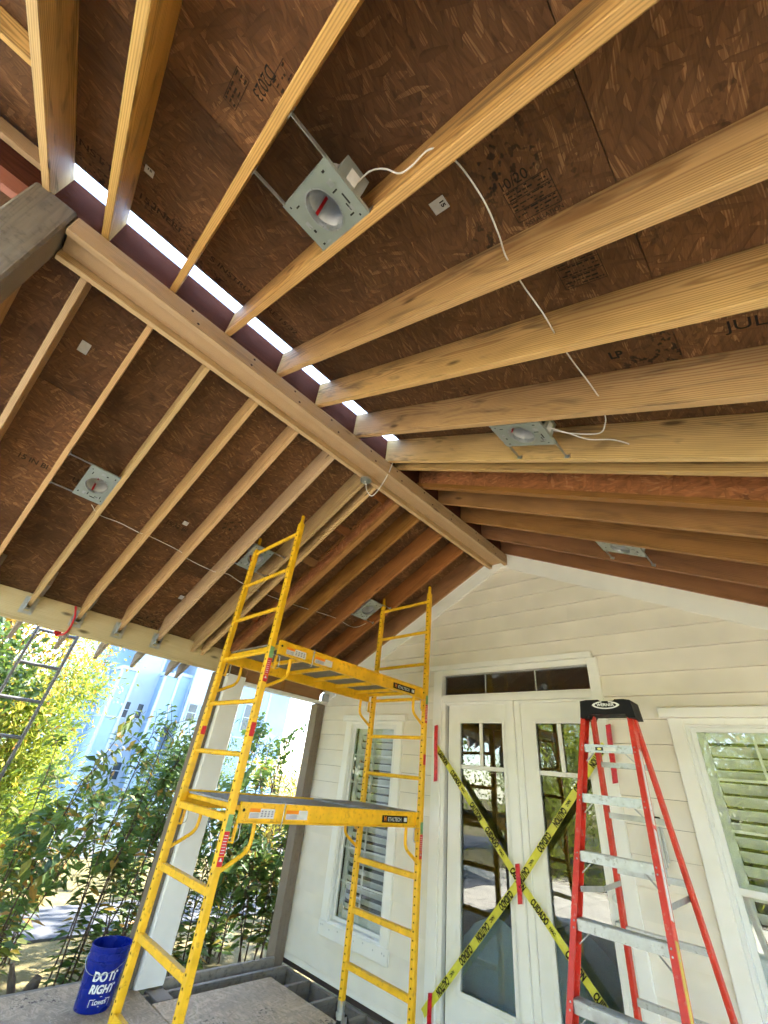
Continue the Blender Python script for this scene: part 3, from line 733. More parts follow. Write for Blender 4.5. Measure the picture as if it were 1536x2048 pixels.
# ---- windows
def window(x0, x1, z0, z1, gx0, gx1, gz0, gz1, zm, cap):
    """x0..z1 casing outside, g = glass, zm = meeting rail"""
    w = thing('window', (x0, YW, z0), None, None)
    w.parent = house; w.matrix_parent_inverse = WM[house.name].inverted()
    y0 = YW - 0.026
    iw = gx0 - 0.05
    strip('casing', x0, gx0 - 0.062, y0, YW + 0.016, z0 + 0.115, z1, TRIM, w); strip('casing', gx1 + 0.062, x1, y0, YW + 0.016, z0 + 0.115, z1, TRIM, w)
    strip('casing', gx0 - 0.061, gx1 + 0.061, y0, YW + 0.016, gz1 + 0.045, z1, TRIM, w)
    strip('sill_board', x0 - 0.01, x1 + 0.01, y0 - 0.004, YW + 0.016, z0, z0 + 0.114, TRIM, w)
    strip('head_cap', x0 - 0.05, x1 + 0.05, YW - 0.055, YW + 0.01, z1 + 0.001, z1 + cap, TRIM, w, 0.006)
    sc_ = MB()
    for f in (0.03, 0.06, 0.17, 0.30, 0.55, 0.68, 0.82, 0.94, 0.97):
        sc_.lathe([(0.0, -0.0016), (0.006, -0.0012), (0.007, 0.0)], (x0 + (x1 - x0) * f, y0 - 0.004, z0 + 0.075 + 0.01 * math.sin(f * 30)), (0, 1, 0), 8)
    sc_.build('screw_heads', STEEL, w)
    # vinyl frame and sashes
    m = MB(); o = 0.060; i = 0.034
    for a, b, c, e in ((gx0 - o, gx0 - i, gz0 - o, gz1 + 0.044), (gx1 + i, gx1 + o, gz0 - o, gz1 + 0.044)):
        m.box((a, YW - 0.012, c), (b, YW + 0.07, e))
    m.box((gx0 - i, YW - 0.012, gz1 + i - 0.004), (gx1 + i, YW + 0.07, gz1 + 0.044)); m.box((gx0 - i, YW - 0.016, gz0 - o - 0.01), (gx1 + i, YW + 0.07, gz0 - i))
    m.build('window_frame', VINYL, w)
    for za, zb_, yy in ((zm, gz1, YW + 0.006), (gz0, zm - 0.04, YW + 0.028)):
        s = MB()
        lo, hi = (za - 0.032, zb_ + 0.029)
        s.box((gx0 - i + .001, yy, lo), (gx0, yy + 0.02, hi)); s.box((gx1, yy, lo), (gx1 + i - .001, yy + 0.02, hi))
        s.box((gx0, yy, lo), (gx1, yy + 0.02, za)); s.box((gx0, yy, zb_), (gx1, yy + 0.02, hi))
        s.build('sash', VINYL, w)
        box('glass', (gx0 + .0005, yy + 0.009, za + .0005), (gx1 - .0005, yy + 0.013, zb_ - .0005), GLASS, w)
        xm = (gx0 + gx1) / 2
        box('muntin', (xm - 0.008, yy + 0.014, za), (xm + 0.008, yy + 0.019, zb_), VINYL, w)
        n = 3
        for q in range(1, n):
            zq = za + (zb_ - za) * q / n
            box('muntin', (gx0, yy + 0.0192, zq - 0.008), (gx1, yy + 0.024, zq + 0.008), VINYL, w)
    # plantation shutters inside
    ys = YW + 0.085
    for a, b, c, e in ((gx0 - 0.02, gx0 + 0.045, gz0 - .02, gz1 + .02), (gx1 - 0.045, gx1 + 0.02, gz0 - .02, gz1 + .02), (gx0 + 0.0455, gx1 - 0.0455, zm - 0.06, zm + 0.02),
                       (gx0 + 0.0455, gx1 - 0.0455, gz0 - .02, gz0 + .06), (gx0 + 0.0455, gx1 - 0.0455, gz1 - 0.06, gz1 + .02)):
        box('shutter_frame', (a, ys, c), (b, ys + 0.028, e), SHUT, w, 0.003)
    zq = gz0 + 0.095
    while zq < gz1 - 0.08:
        if not (zm - 0.10 < zq < zm + 0.06):
            beam('slat', (gx0 + 0.047, ys + 0.014, zq), (gx1 - 0.047, ys + 0.014, zq), 0.088, 0.009, SHUT, w, (0, 0.62, 0.78), 0.002)
        zq += 0.076
    box('tilt_rod', ((gx0 + gx1) / 2 - 0.006, ys - 0.040, gz0 + 0.10), ((gx0 + gx1) / 2 + 0.006, ys - 0.029, gz1 - 0.10), SHUT, w)
    return w
window(-4.585, -3.595, 0.310, 2.352, -4.415, -3.752, 0.480, 2.270, 1.40, 0.072)
window(-0.850, 0.135, 0.310, 2.375, -0.690, -0.030, 0.480, 2.285, 1.40, 0.076)
# things seen dimly inside the room
CAB = plain('cabinet paint', (0.40, 0.42, 0.44), 0.5)
isl = thing('kitchen_island', (-2.6, 6.2, 0.12), 'pale kitchen island with dark top seen through the french doors', 'kitchen island')
box('cabinet', (-3.3, 5.9, 0.12), (-1.5, 6.6, 0.98), CAB, isl, 0.01); box('countertop', (-3.36, 5.84, 0.982), (-1.44, 6.66, 1.02), BLACKP, isl, 0.004)
for q in range(4): box('drawer_front', (-3.26 + q * 0.44, 5.885, 0.70), (-2.86 + q * 0.44, 5.899, 0.94), CAB, isl, 0.004)
sofa = thing('draped_bench', (-2.6, 5.0, 0.12), 'low bench under a pale blue dust sheet behind the left french door', 'bench')
m = MB()
for i in range(12):
    for j in range(8):
        pass
nx, ny = 18, 12
vv = []; ff = []
for i in range(nx + 1):
    for j in range(ny + 1):
        u, v = i / nx, j / ny
        e = min(u, 1 - u, v, 1 - v); h = min(1, e / 0.14)
        vv.append((-3.15 + 1.25 * u, 4.55 + 0.85 * v, 0.13 + 0.62 * (h ** 0.4) + 0.03 * math.sin(u * 21 + v * 7) * (1 if e > 0 else 0)))
for i in range(nx):
    for j in range(ny):
        a = i * (ny + 1) + j; ff.append((a, a + ny + 1, a + ny + 2, a + 1))
m.add(vv, ff); m.build('dust_sheet', plain('dust sheet', (0.34, 0.50, 0.58), 0.7, var=0.06), sofa, True)
# wind chime on the wall
wc = thing('wind_chime', (-1.08, 4.10, 1.40), 'small wind chime with black top hanging on the siding beside the red ladder', 'wind chime')
m = MB(); m.lathe([(0.0, 0.024), (0.03, 0.022), (0.045, 0.0), (0.04, -0.004), (0, -0.004)], (-1.075, 4.08, 1.70), n=16); m.build('chime_top', BLACKP, wc, True)
for q in range(5):
    a = q * 2 * PI / 5; m = MB(); m.tube([(-1.075 + 0.03 * math.cos(a), 4.08 + 0.03 * math.sin(a), 1.665), (-1.075 + 0.03 * math.cos(a), 4.08 + 0.03 * math.sin(a), 1.665 - 0.20 - 0.03 * q)], 0.006, 8); m.build('chime_tube', ALU, wc, True)
    m = MB(); m.tube([(-1.075 + 0.03 * math.cos(a), 4.08 + 0.03 * math.sin(a), 1.664), (-1.075 + 0.03 * math.cos(a), 4.08 + 0.03 * math.sin(a), 1.698)], 0.001, 4); m.build('cord', CABLE, wc)
m = MB(); m.tube([(-1.075, 4.08, 1.722), (-1.075, 4.10, 1.80), (-1.075, 4.137, 1.80)], 0.0015, 5); m.build('hook', STEEL, wc)

# ------------------------------------------------------------------ recessed light housings
def light_housing(side, xc, yc, ya, yb, label, print_=True):
    """housing hung between two rafters; plate lies in the plane of the rafter bottoms; bars run from ya to yb"""
    t = thing('recessed_light', (xc, yc, zb(xc)), label, 'light housing', 'recessed light housings between the rafters')
    n = Vector((side * SA, 0, CA)); d = Vector((side * CA, 0, -SA)); yv = Vector((0, 1, 0))
    c = Vector((xc, yc, zb(xc))) + n * 0.004
    def P(u, v, w=0.0): return c + d * u + yv * v + n * w
    A, B, R0 = 0.165, 0.107, 0.078
    # plate with a round hole
    N = 40; m = MB(); outer = []; inner = []
    for i in range(N):
        a = 2 * PI * i / N; ca, sa = math.cos(a), math.sin(a)
        k = min(A / abs(ca) if abs(ca) > 1e-6 else 9, B / abs(sa) if abs(sa) > 1e-6 else 9)
        outer.append((k * ca, k * sa)); inner.append((R0 * ca, R0 * sa))
    # put exact corners in
    for sx in (-1, 1):
        for sy in (-1, 1):
            j = min(range(N), key=lambda i: (outer[i][0] - sx * A) ** 2 + (outer[i][1] - sy * B) ** 2); outer[j] = (sx * A, sy * B)
    vs_ = [P(u, v, 0) for u, v in outer] + [P(u, v, 0) for u, v in inner] + [P(u, v, 0.0015) for u, v in outer] + [P(u, v, 0.0015) for u, v in inner]
    fs = []
    for i in range(N):
        j = (i + 1) % N
        fs += [(i, j, N + j, N + i), (2 * N + i, 3 * N + i, 3 * N + j, 2 * N + j), (i, 2 * N + i, 2 * N + j, j), (N + i, N + j, 3 * N + j, 3 * N + i)]
    m.add(vs_, fs); pl = m.build('mounting_plate', PLATE, t)
    # raised and punched details on the plate
    for nm, spots, mt in (('punched_slot', [(-0.13, 0.085, 0.007, 0.004), (0.12, -0.085, 0.007, 0.004), (0.10, 0.07, 0.012, 0.003), (-0.10, -0.07, 0.012, 0.003), (0.125, 0.02, 0.004, 0.02), (-0.12, 0.03, 0.006, 0.006), (0.13, 0.088, 0.004, 0.004), (-0.135, -0.085, 0.004, 0.004), (0.105, -0.02, 0.014, 0.003), (0.11, 0.045, 0.003, 0.014)], DARK),
                          ('embossed_tab', [(0.115, 0.055, 0.012, 0.010), (0.112, -0.045, 0.014, 0.012), (-0.125, 0.0, 0.010, 0.014), (-0.10, 0.088, 0.018, 0.004)], ALU)):
        q = MB()
        for u, v, a, b in spots:
            q.add([P(u - a, v - b, -0.0007), P(u + a, v - b, -0.0007), P(u + a, v + b, -0.0007), P(u - a, v + b, -0.0007)], [(0, 1, 2, 3)])
        q.build(nm, mt, pl, fix=False)
    q = MB()
    for sy in (-1, 1): q.beam(P(-A, sy * (B + 0.0012), 0.007), P(A, sy * (B + 0.0012), 0.007), 0.0016, 0.016, up=n)
    for sx in (-1, 1): q.beam(P(sx * (A + 0.0012), -B, 0.006), P(sx * (A + 0.0012), B, 0.006), 0.0016, 0.012, up=n)
    q.build('plate_flange', PLATE, pl)
    # can
    m = MB(); m.lathe([(R0 - 0.001, -0.002), (R0 - 0.001, 0.135), (0.02, 0.140), (0.0, 0.140)], c, n, 36); m.build('can', CANIN, t, True)
    m = MB(); m.lathe([(R0 + 0.004, -0.0025), (R0 - 0.0015, -0.003), (R0 - 0.0035, 0.012), (R0 - 0.0035, 0.024)], c, n, 36); m.build('can_ring', ALU, t, True)
    if print_:
        m = MB()
        r1 = R0 - 0.004
        for a0, a1, z0, z1, mi in ((2.2, 4.4, 0.02, 0.125, 0), (4.55, 4.72, 0.02, 0.115, 1), (4.8, 5.9, 0.02, 0.12, 0), (1.0, 1.5, 0.022, 0.05, 2)):
            k = 10; a_ = n.orthogonal()
            ax = yv; bx = d
            ring = []
            for i in range(k + 1):
                th = a0 + (a1 - a0) * i / k
                o = (ax * math.cos(th) + bx * side * math.sin(th)) * r1
                ring.append((c + o + n * z0, c + o + n * z1))
            for i in range(k):
                m.add([ring[i][0], ring[i + 1][0], ring[i + 1][1], ring[i][1]], [(0, 1, 2, 3)], mi)
        m.build('rating_label', [LABELW, REDP, BLACKP], t, fix=False)
        # disc label at the top of the can
        m = MB(); m.add([c + n * 0.1385 + (yv * math.cos(2 * PI * i / 24) + d * math.sin(2 * PI * i / 24)) * 0.066 for i in range(24)], [tuple(range(24))]); m.build('top_label', LABELW, t, fix=False)
        m = MB(); m.add([c + n * 0.1375 + yv * a + d * b for a, b in ((-0.012, -0.05), (-0.002, -0.05), (-0.002, 0.055), (-0.012, 0.055))], [(0, 1, 2, 3)]); m.build('red_stripe', REDP, t, fix=False)
        q = MB()
        for i in range(9):
            w = 0.045 * rnd.uniform(.5, 1)
            q.add([c + n * 0.1375 + yv * a + d * b for a, b in ((0.008 + 0.0, -0.04 + i * 0.009), (0.008 + w, -0.04 + i * 0.009), (0.008 + w, -0.0375 + i * 0.009), (0.008, -0.0375 + i * 0.009))], [(0, 1, 2, 3)])
        q.build('label_print', INK, t, fix=False)
    # junction box on the plate beside the can
    m = MB()
    jx = side * -1
    m.add([P(0.10 * side * 0 + a, b, h) for a in (0.088, 0.160) for b in (-0.052, 0.052) for h in (0.004, 0.095)], ((0, 1, 3, 2), (4, 6, 7, 5), (0, 4, 5, 1), (2, 3, 7, 6), (0, 2, 6, 4), (1, 5, 7, 3)))
    m.build('junction_box', PLATE, t)
    m = MB(); m.add([P(a, b, h) for a in (0.161, 0.164) for b in (-0.02, 0.02) for h in (0.02, 0.07)], ((0, 1, 3, 2), (4, 6, 7, 5), (0, 4, 5, 1), (2, 3, 7, 6), (0, 2, 6, 4), (1, 5, 7, 3)))
    m.build('cable_clamp', LABELW, t)
    # hanger bars with feet
    for u in (-A + 0.004, A - 0.004):
        m = MB(); m.beam(P(u, ya - yc, 0.010), P(u, yb - yc, 0.010), 0.004, 0.013, up=n)
        for e, s in ((ya, 1), (yb, -1)):
            m.beam(P(u - 0.016, e - yc + s * 0.002, 0.013), P(u + 0.016, e - yc + s * 0.002, 0.013), 0.003, 0.024, up=n)
        m.build('hanger_bar', STEEL, t)
    return t
light_housing(1, -0.760, 0.218, -0.032, 0.320, 'largest round light housing, nearest the camera under the right slope')
light_housing(1, -0.740, 1.722, 1.608, 1.982, 'tilted light housing beside the doubled bright rafters on the right')
light_housing(1, -0.728, 3.345, 3.256, 3.644, 'light housing between dark old rafters above the right gable trim', False)
light_housing(-1, -3.665, 0.241, -0.025, 0.350, 'leftmost light housing, with a red stripe in its can, under the left slope')
light_housing(-1, -3.668, 1.748, 1.611, 1.991, 'light housing under the left slope behind the tall scaffold ladder end')
light_housing(-1, -3.662, 3.392, 3.256, 3.644, 'light housing under the left slope near the gable wall above the scaffold', False)

# cables
def up(side, x, y, w): return (x, y, zb(x) + w)
def cable(pts, label, r=0.0029):
    m = MB(); m.tube(curve_pts(pts, 8), r, 7)
    return tag(m.build('electrical_cable', CABLE, None, True), label, 'cable', 'white cables strung through the rafters')
cable([up(1, -0.60, 0.235, 0.05), up(1, -0.552, 0.25, 0.13), up(1, -0.50, 0.275, 0.13), up(1, -0.45, 0.305, 0.08), up(1, -0.40, 0.312, 0.075), up(1, -0.34, 0.316, 0.115), (-0.305, 0.330, zb(-0.305) + 0.105), up(1, -0.300, 0.341, 0.10), up(1, -0.272, 0.40, 0.085), up(1, -0.262, 0.52, 0.070), up(1, -0.278, 0.64, 0.08), up(1, -0.300, 0.73, 0.10),
       up(1, -0.301, 0.774, 0.10), up(1, -0.300, 0.87, 0.085), up(1, -0.288, 1.0, 0.066), up(1, -0.297, 1.13, 0.10), up(1, -0.297, 1.155, 0.10), up(1, -0.292, 1.28, 0.085), up(1, -0.280, 1.42, 0.08), up(1, -0.278, 1.55, 0.10), up(1, -0.276, 1.588, 0.10), up(1, -0.290, 1.68, 0.085), up(1, -0.31, 1.74, 0.06), up(1, -0.36, 1.80, 0.045), up(1, -0.48, 1.80, 0.055), up(1, -0.585, 1.76, 0.06)],
      'white cable running from the nearest light housing through the right rafters')
cable([up(1, -0.585, 1.72, 0.05), up(1, -0.50, 1.76, 0.03), up(1, -0.42, 1.83, 0.03), up(1, -0.33, 1.90, 0.075), up(1, -0.275, 1.975, 0.10), up(1, -0.27, 2.01, 0.10)],
      'short white cable looping beside the tilted light housing on the right')
cable([(x, y, zb(x) + 0.1) for x, y in ((-3.95, 0.30), (-4.01, 0.39), (-4.005, 0.56), (-4.02, 0.74), (-4.012, 0.84), (-4.035, 1.14), (-4.08, 1.25), (-4.10, 1.55), (-4.065, 1.69), (-4.10, 1.88), (-4.118, 2.23), (-4.105, 2.60), (-4.055, 3.19), (-4.075, 3.56), (-3.86, 3.68))],
      'long white cable strung through the left slope rafters')
pend = thing('ceiling_box_disc', (-2.33, 1.91, 4.02), 'small round metal box disc hung by a looped cable under the ridge beam', 'box disc')
m = MB(); m.lathe([(0.0, 0.008), (0.05, 0.008), (0.052, 0.0), (0.05, -0.010), (0.0, -0.010)], (-2.318, 1.913, 4.010), n=26); m.build('disc', STEEL, pend, True)
m = MB(); m.tube(curve_pts([(-2.16, 2.02, 4.40), (-2.13, 2.03, 4.37), (-2.105, 2.02, 4.20), (-2.12, 2.0, 4.06), (-2.18, 1.985, 3.93), (-2.23, 1.965, 3.845), (-2.265, 1.95, 3.835), (-2.30, 1.925, 3.90), (-2.318, 1.913, 4.0), (-2.350, 1.896, 4.028), (-2.368, 1.890, 4.09), (-2.370, 1.90, 4.13), (-2.372, 1.93, 4.175)], 8), 0.0042, 7)
m.build('cable_loop', CABLE, pend, True)

# ------------------------------------------------------------------ scaffold
SCF = thing('scaffold', (-3.2, 2.62, 0.0), 'tall yellow steel rolling scaffold with two platforms and ladder ends', 'scaffold')
cor = {'NL': (-3.588, 1.700), 'NR': (-2.846, 1.687), 'FL': (-3.555, 3.550), 'FR': (-2.813, 3.537)}
TUBE = 0.046
for k, (x, y) in cor.items():
    for z0, z1 in ((0.165, 1.925), (1.927, 3.60)):
        box('post', (x - TUBE / 2, y - TUBE / 2, z0), (x + TUBE / 2, y + TUBE / 2, z1), YELLOW, SCF, 0.005)
    m = MB(); m.tube([(x, y, 3.595), (x, y, 3.605), (x, y, 3.615), (x, y, 3.675), (x, y, 3.685)], [0.019, 0.021, 0.0165, 0.0165, 0.013], 12); m.build('coupling_pin', YELLOW, SCF, True)
    h = MB(); z = 0.22
    while z < 3.57:
        if abs(z - 1.926) > 0.02:
            h.lathe([(0.0, 0.0006), (0.0062, 0.0006), (0.0066, 0.0)], (x, y - TUBE / 2 - 0.0001, z), (0, -1, 0), 8)
            if k[0] == 'F' or True: h.lathe([(0.0, 0.0006), (0.0062, 0.0006), (0.0066, 0.0)], (x + TUBE / 2 + 0.0001, y, z + 0.025), (1, 0, 0), 8) if k == 'XX' else None
        z += 0.0508
    h.build('pin_holes', DARK, SCF)
    # swivel caster
    m = MB(); m.tube([(x, y, 0.10), (x, y, 0.205)], 0.0235 + 0.006, 12); m.tube([(x, y, 0.112), (x, y, 0.135)], 0.036, 14)
    ca = m.build('caster', STEEL, SCF, True)
    m = MB(); m.box((x - 0.030, y - 0.012, 0.048), (x - 0.026, y + 0.052, 0.112)); m.box((x + 0.026, y - 0.012, 0.048), (x + 0.030, y + 0.052, 0.112)); m.build('caster_fork', STEEL, ca)
    m = MB(); m.lathe([(0.0, -0.021), (0.05, -0.021), (0.062, -0.014), (0.062, 0.014), (0.05, 0.021), (0.0, 0.021)], (x, y + 0.03, 0.062), (1, 0, 0), 24); m.build('wheel', BLACKP, ca, True)
RZs = [0.410, 0.755, 1.103, 1.448, 1.790, 2.122, 2.472, 2.812, 3.155, 3.505]
for a, b in (('NL', 'NR'), ('FL', 'FR')):
    for i, z in enumerate(RZs):
        (x0, y0), (x1, y1) = cor[a], cor[b]
        e = TUBE / 2 + 0.0005
        if i < 4: beam('rung', (x0 + e, y0, z), (x1 - e, y1, z), 0.040, 0.040, YELLOW, SCF, (0, 0, 1), 0.004)
        else:
            m = MB(); m.tube([(x0 + e, y0, z), (x1 - e, y1, z)], 0.0165, 12); m.build('rung', YELLOW, SCF, True)
def platform(zb_, zt_, low):
    """two side channels with planks between; zb_..zt_ height of the channels"""
    for xs, sgn in ((-2.808, 1), (-3.590, -1)):
        y0, y1 = 1.722, 3.508
        m = MB()
        m.box((xs - 0.003, y0, zb_), (xs + 0.003, y1, zt_))
        for z0, z1 in ((zb_, zb_ + 0.006), (zt_ - 0.006, zt_)):
            a, b = (xs + 0.0031, xs + 0.026) if sgn > 0 else (xs - 0.026, xs - 0.0031)
            m.box((a, y0, z0), (b, y1, z1))
        for yy in (y0, y1 - 0.05):
            a, b = (xs + 0.0031, xs + 0.016) if sgn > 0 else (xs - 0.016, xs - 0.0031)
            m.box((a, yy, zb_ + 0.0062), (b, yy + 0.05, zt_ - 0.0062))
        side = m.build('side_channel', YELLOW, SCF)
        for yy in (y0 + 0.025, y1 - 0.025):
            q = MB(); q.lathe([(0, 0.003), (0.008, 0.002), (0.009, 0)], (xs + sgn * 0.0165, yy, (zb_ + zt_) / 2 + 0.012), (sgn, 0, 0), 10); q.build('bolt', DARK, side)
        if sgn > 0:
            zc = (zb_ + zt_) / 2; xf = xs + 0.0032
            def dec(nm, y_0, y_1, z_0, z_1, mt, off=0.0006):
                q = MB(); q.add([(xf + off, y_0, z_0), (xf + off, y_1, z_0), (xf + off, y_1, z_1), (xf + off, y_0, z_1)], [(0, 1, 2, 3)]); return q.build(nm, mt, side, fix=False)
            dec('warning_label', 1.80, 1.99, zc - 0.030, zc + 0.002, LABELW); dec('warning_label', 1.88, 1.99, zc + 0.002, zc + 0.022, LABELW); dec('warning_stripe', 1.80, 1.878, zc + 0.0025, zc + 0.022, ORANGEP)
            dec('warning_label', 2.085, 2.27, zc - 0.030, zc + 0.000, LABELW); dec('warning_label', 2.19, 2.27, zc + 0.000, zc + 0.022, LABELW); dec('warning_stripe', 2.085, 2.188, zc + 0.0005, zc + 0.020, ORANGEP)
            q = MB()
            for i in range(4):
                for w in range(3): q.add([(xf + 0.0010, 1.885 + i * 0.026 + w * .001, zc - 0.02 + w * 0.012), (xf + 0.0010, 1.900 + i * 0.026, zc - 0.02 + w * 0.012), (xf + 0.0010, 1.902 + i * 0.026, zc - 0.012 + w * 0.012), (xf + 0.0010, 1.889 + i * 0.026, zc - 0.013 + w * 0.012)], [(0, 1, 2, 3)])
                q.add([(xf + 0.0010, 1.807, zc - 0.026 + i * 0.0065), (xf + 0.0010, 1.872, zc - 0.026 + i * 0.0065), (xf + 0.0010, 1.872, zc - 0.023 + i * 0.0065), (xf + 0.0010, 1.807, zc - 0.023 + i * 0.0065)], [(0, 1, 2, 3)])
                q.add([(xf + 0.0010, 2.092, zc - 0.026 + i * 0.0065), (xf + 0.0010, 2.18, zc - 0.026 + i * 0.0065), (xf + 0.0010, 2.18, zc - 0.023 + i * 0.0065), (xf + 0.0010, 2.092, zc - 0.023 + i * 0.0065)], [(0, 1, 2, 3)])
            q.build('label_print', plain('grey print', (0.25, 0.22, 0.35), 0.6), side, fix=False)
            dec('name_plate', 3.04, 3.355, zc - 0.028, zc + 0.020, BLACKP, 0.0008)
            text('name_plate_print', 'M', (xf + 0.0012, 3.075, zc - 0.004), (0, 1, 0), (0, 0, 1), 0.047, ORANGEP, side, 0.9, 0.001)
            text('name_plate_print', 'ETALTECH', (xf + 0.0012, 3.192, zc - 0.006), (0, 1, 0), (0, 0, 1), 0.036, LABELW, side, 0.98, 0.0008)
            dec('name_plate_mark', 3.310, 3.348, zc - 0.018, zc + 0.010, LABELW, 0.0012)
            # wire latch over the channel
            q = MB(); q.tube(curve_pts([(xs - 0.02, 2.045, zt_ + 0.004), (xs + 0.030, 2.045, zt_ + 0.006), (xs + 0.033, 2.043, zt_ - 0.03), (xs + 0.033, 2.040, zb_ - 0.012), (xs + 0.024, 2.040, zb_ - 0.02)], 5), 0.0035, 6); q.build('wire_latch', ALU, side, True)
    for i in range(3):
        y0, y1 = 1.730 + i * 0.594, 1.730 + i * 0.594 + 0.588
        box('plank_panel', (-3.560, y0, zt_ - 0.022), (-2.835, y1, zt_ - 0.009 + (0.012 if low and i == 2 else 0.0)), BOARD_P if low else UNDER, SCF, 0.002)
    for y in (1.76, 2.10, 2.40, 2.70, 3.0, 3.30, 3.47):
        box('cross_bar', (-3.586, y - 0.016, zt_ - 0.052), (-2.812, y + 0.016, zt_ - 0.0225), YELLOW, SCF, 0.003)
    # sliding brackets with curved braces at the four posts
    for k, (x, y) in cor.items():
        s = 1 if k[0] == 'N' else -1; sx = 1 if k[1] == 'R' else -1
        xx = x + sx * 0.008; ye = y + s * (TUBE / 2)
        m = MB(); m.tube(curve_pts([(xx, y + s * 0.19, zb_ + 0.002), (xx, y + s * 0.19, zb_ - 0.10), (xx, y + s * 0.165, zb_ - 0.15), (xx, y + s * 0.10, zb_ - 0.19), (xx, ye - s * 0.004, zb_ - 0.235)], 6), 0.0125, 10); m.build('brace_tube', YELLOW, SCF, True)
        m = MB(); m.box((xx - 0.012, min(y + s * 0.052, y + s * 0.062), zb_ - 0.105), (xx + 0.012, max(y + s * 0.052, y + s * 0.062), zb_ + 0.0)); m.tube([(xx, ye + s * 0.001, zb_ - 0.10), (xx, y + s * 0.055, zb_ - 0.10)], 0.006, 8); m.build('lock_lever', YELLOW, SCF)
        m = MB(); m.tube(curve_pts([(xx, ye, zb_ - 0.005), (xx + sx * .004, y + s * 0.085, zb_ - 0.006), (xx + sx * .004, y + s * 0.088, zb_ - 0.02), (xx + sx * .004, y + s * 0.088, zb_ - 0.09), (xx, ye, zb_ - 0.094)], 5), 0.0032, 6); m.build('spring_pin', ALU, SCF, True)
platform(1.432, 1.540, True)
platform(2.455, 2.556, False)
# stickers on the posts
def poststick(k, z0, z1, mat, face='x'):
    x, y = cor[k]; m = MB()
    if face == 'x': m.box((x + TUBE / 2 + 0.0002, y - 0.018, z0), (x + TUBE / 2 + 0.0010, y + 0.018, z1))
    else: m.box((x - 0.018, y - TUBE / 2 - 0.0010, z0), (x + 0.018, y - TUBE / 2 - 0.0002, z1))
    return m.build('sticker', mat, SCF)
for z in (1.27, 2.30):
    for k in ('NR', 'FR'):
        poststick(k, z, z + 0.115, REDP); poststick(k, z + 0.117, z + 0.20, GREENP); poststick(k, z - 0.05, z - 0.004, REDP)
        x, y = cor[k]
        q = MB(); q.add([(x + TUBE / 2 + 0.0014, y + a, z - 0.045 + b) for a, b in ((-0.011, 0.018), (0.011, 0.018), (0.0, 0.038))], [(0, 1, 2)])
        for i in range(7): q.add([(x + TUBE / 2 + 0.0014, y + a, z + 0.01 + i * 0.014 + b) for a, b in ((-0.013, 0), (0.011, 0), (0.011, 0.004), (-0.013, 0.004))], [(0, 1, 2, 3)])
        q.build('sticker_print', LABELW, SCF, fix=False)
poststick('NR', 1.90, 1.985, REDP); poststick('FR', 1.90, 1.985, REDP); poststick('NL', 1.90, 1.96, REDP)

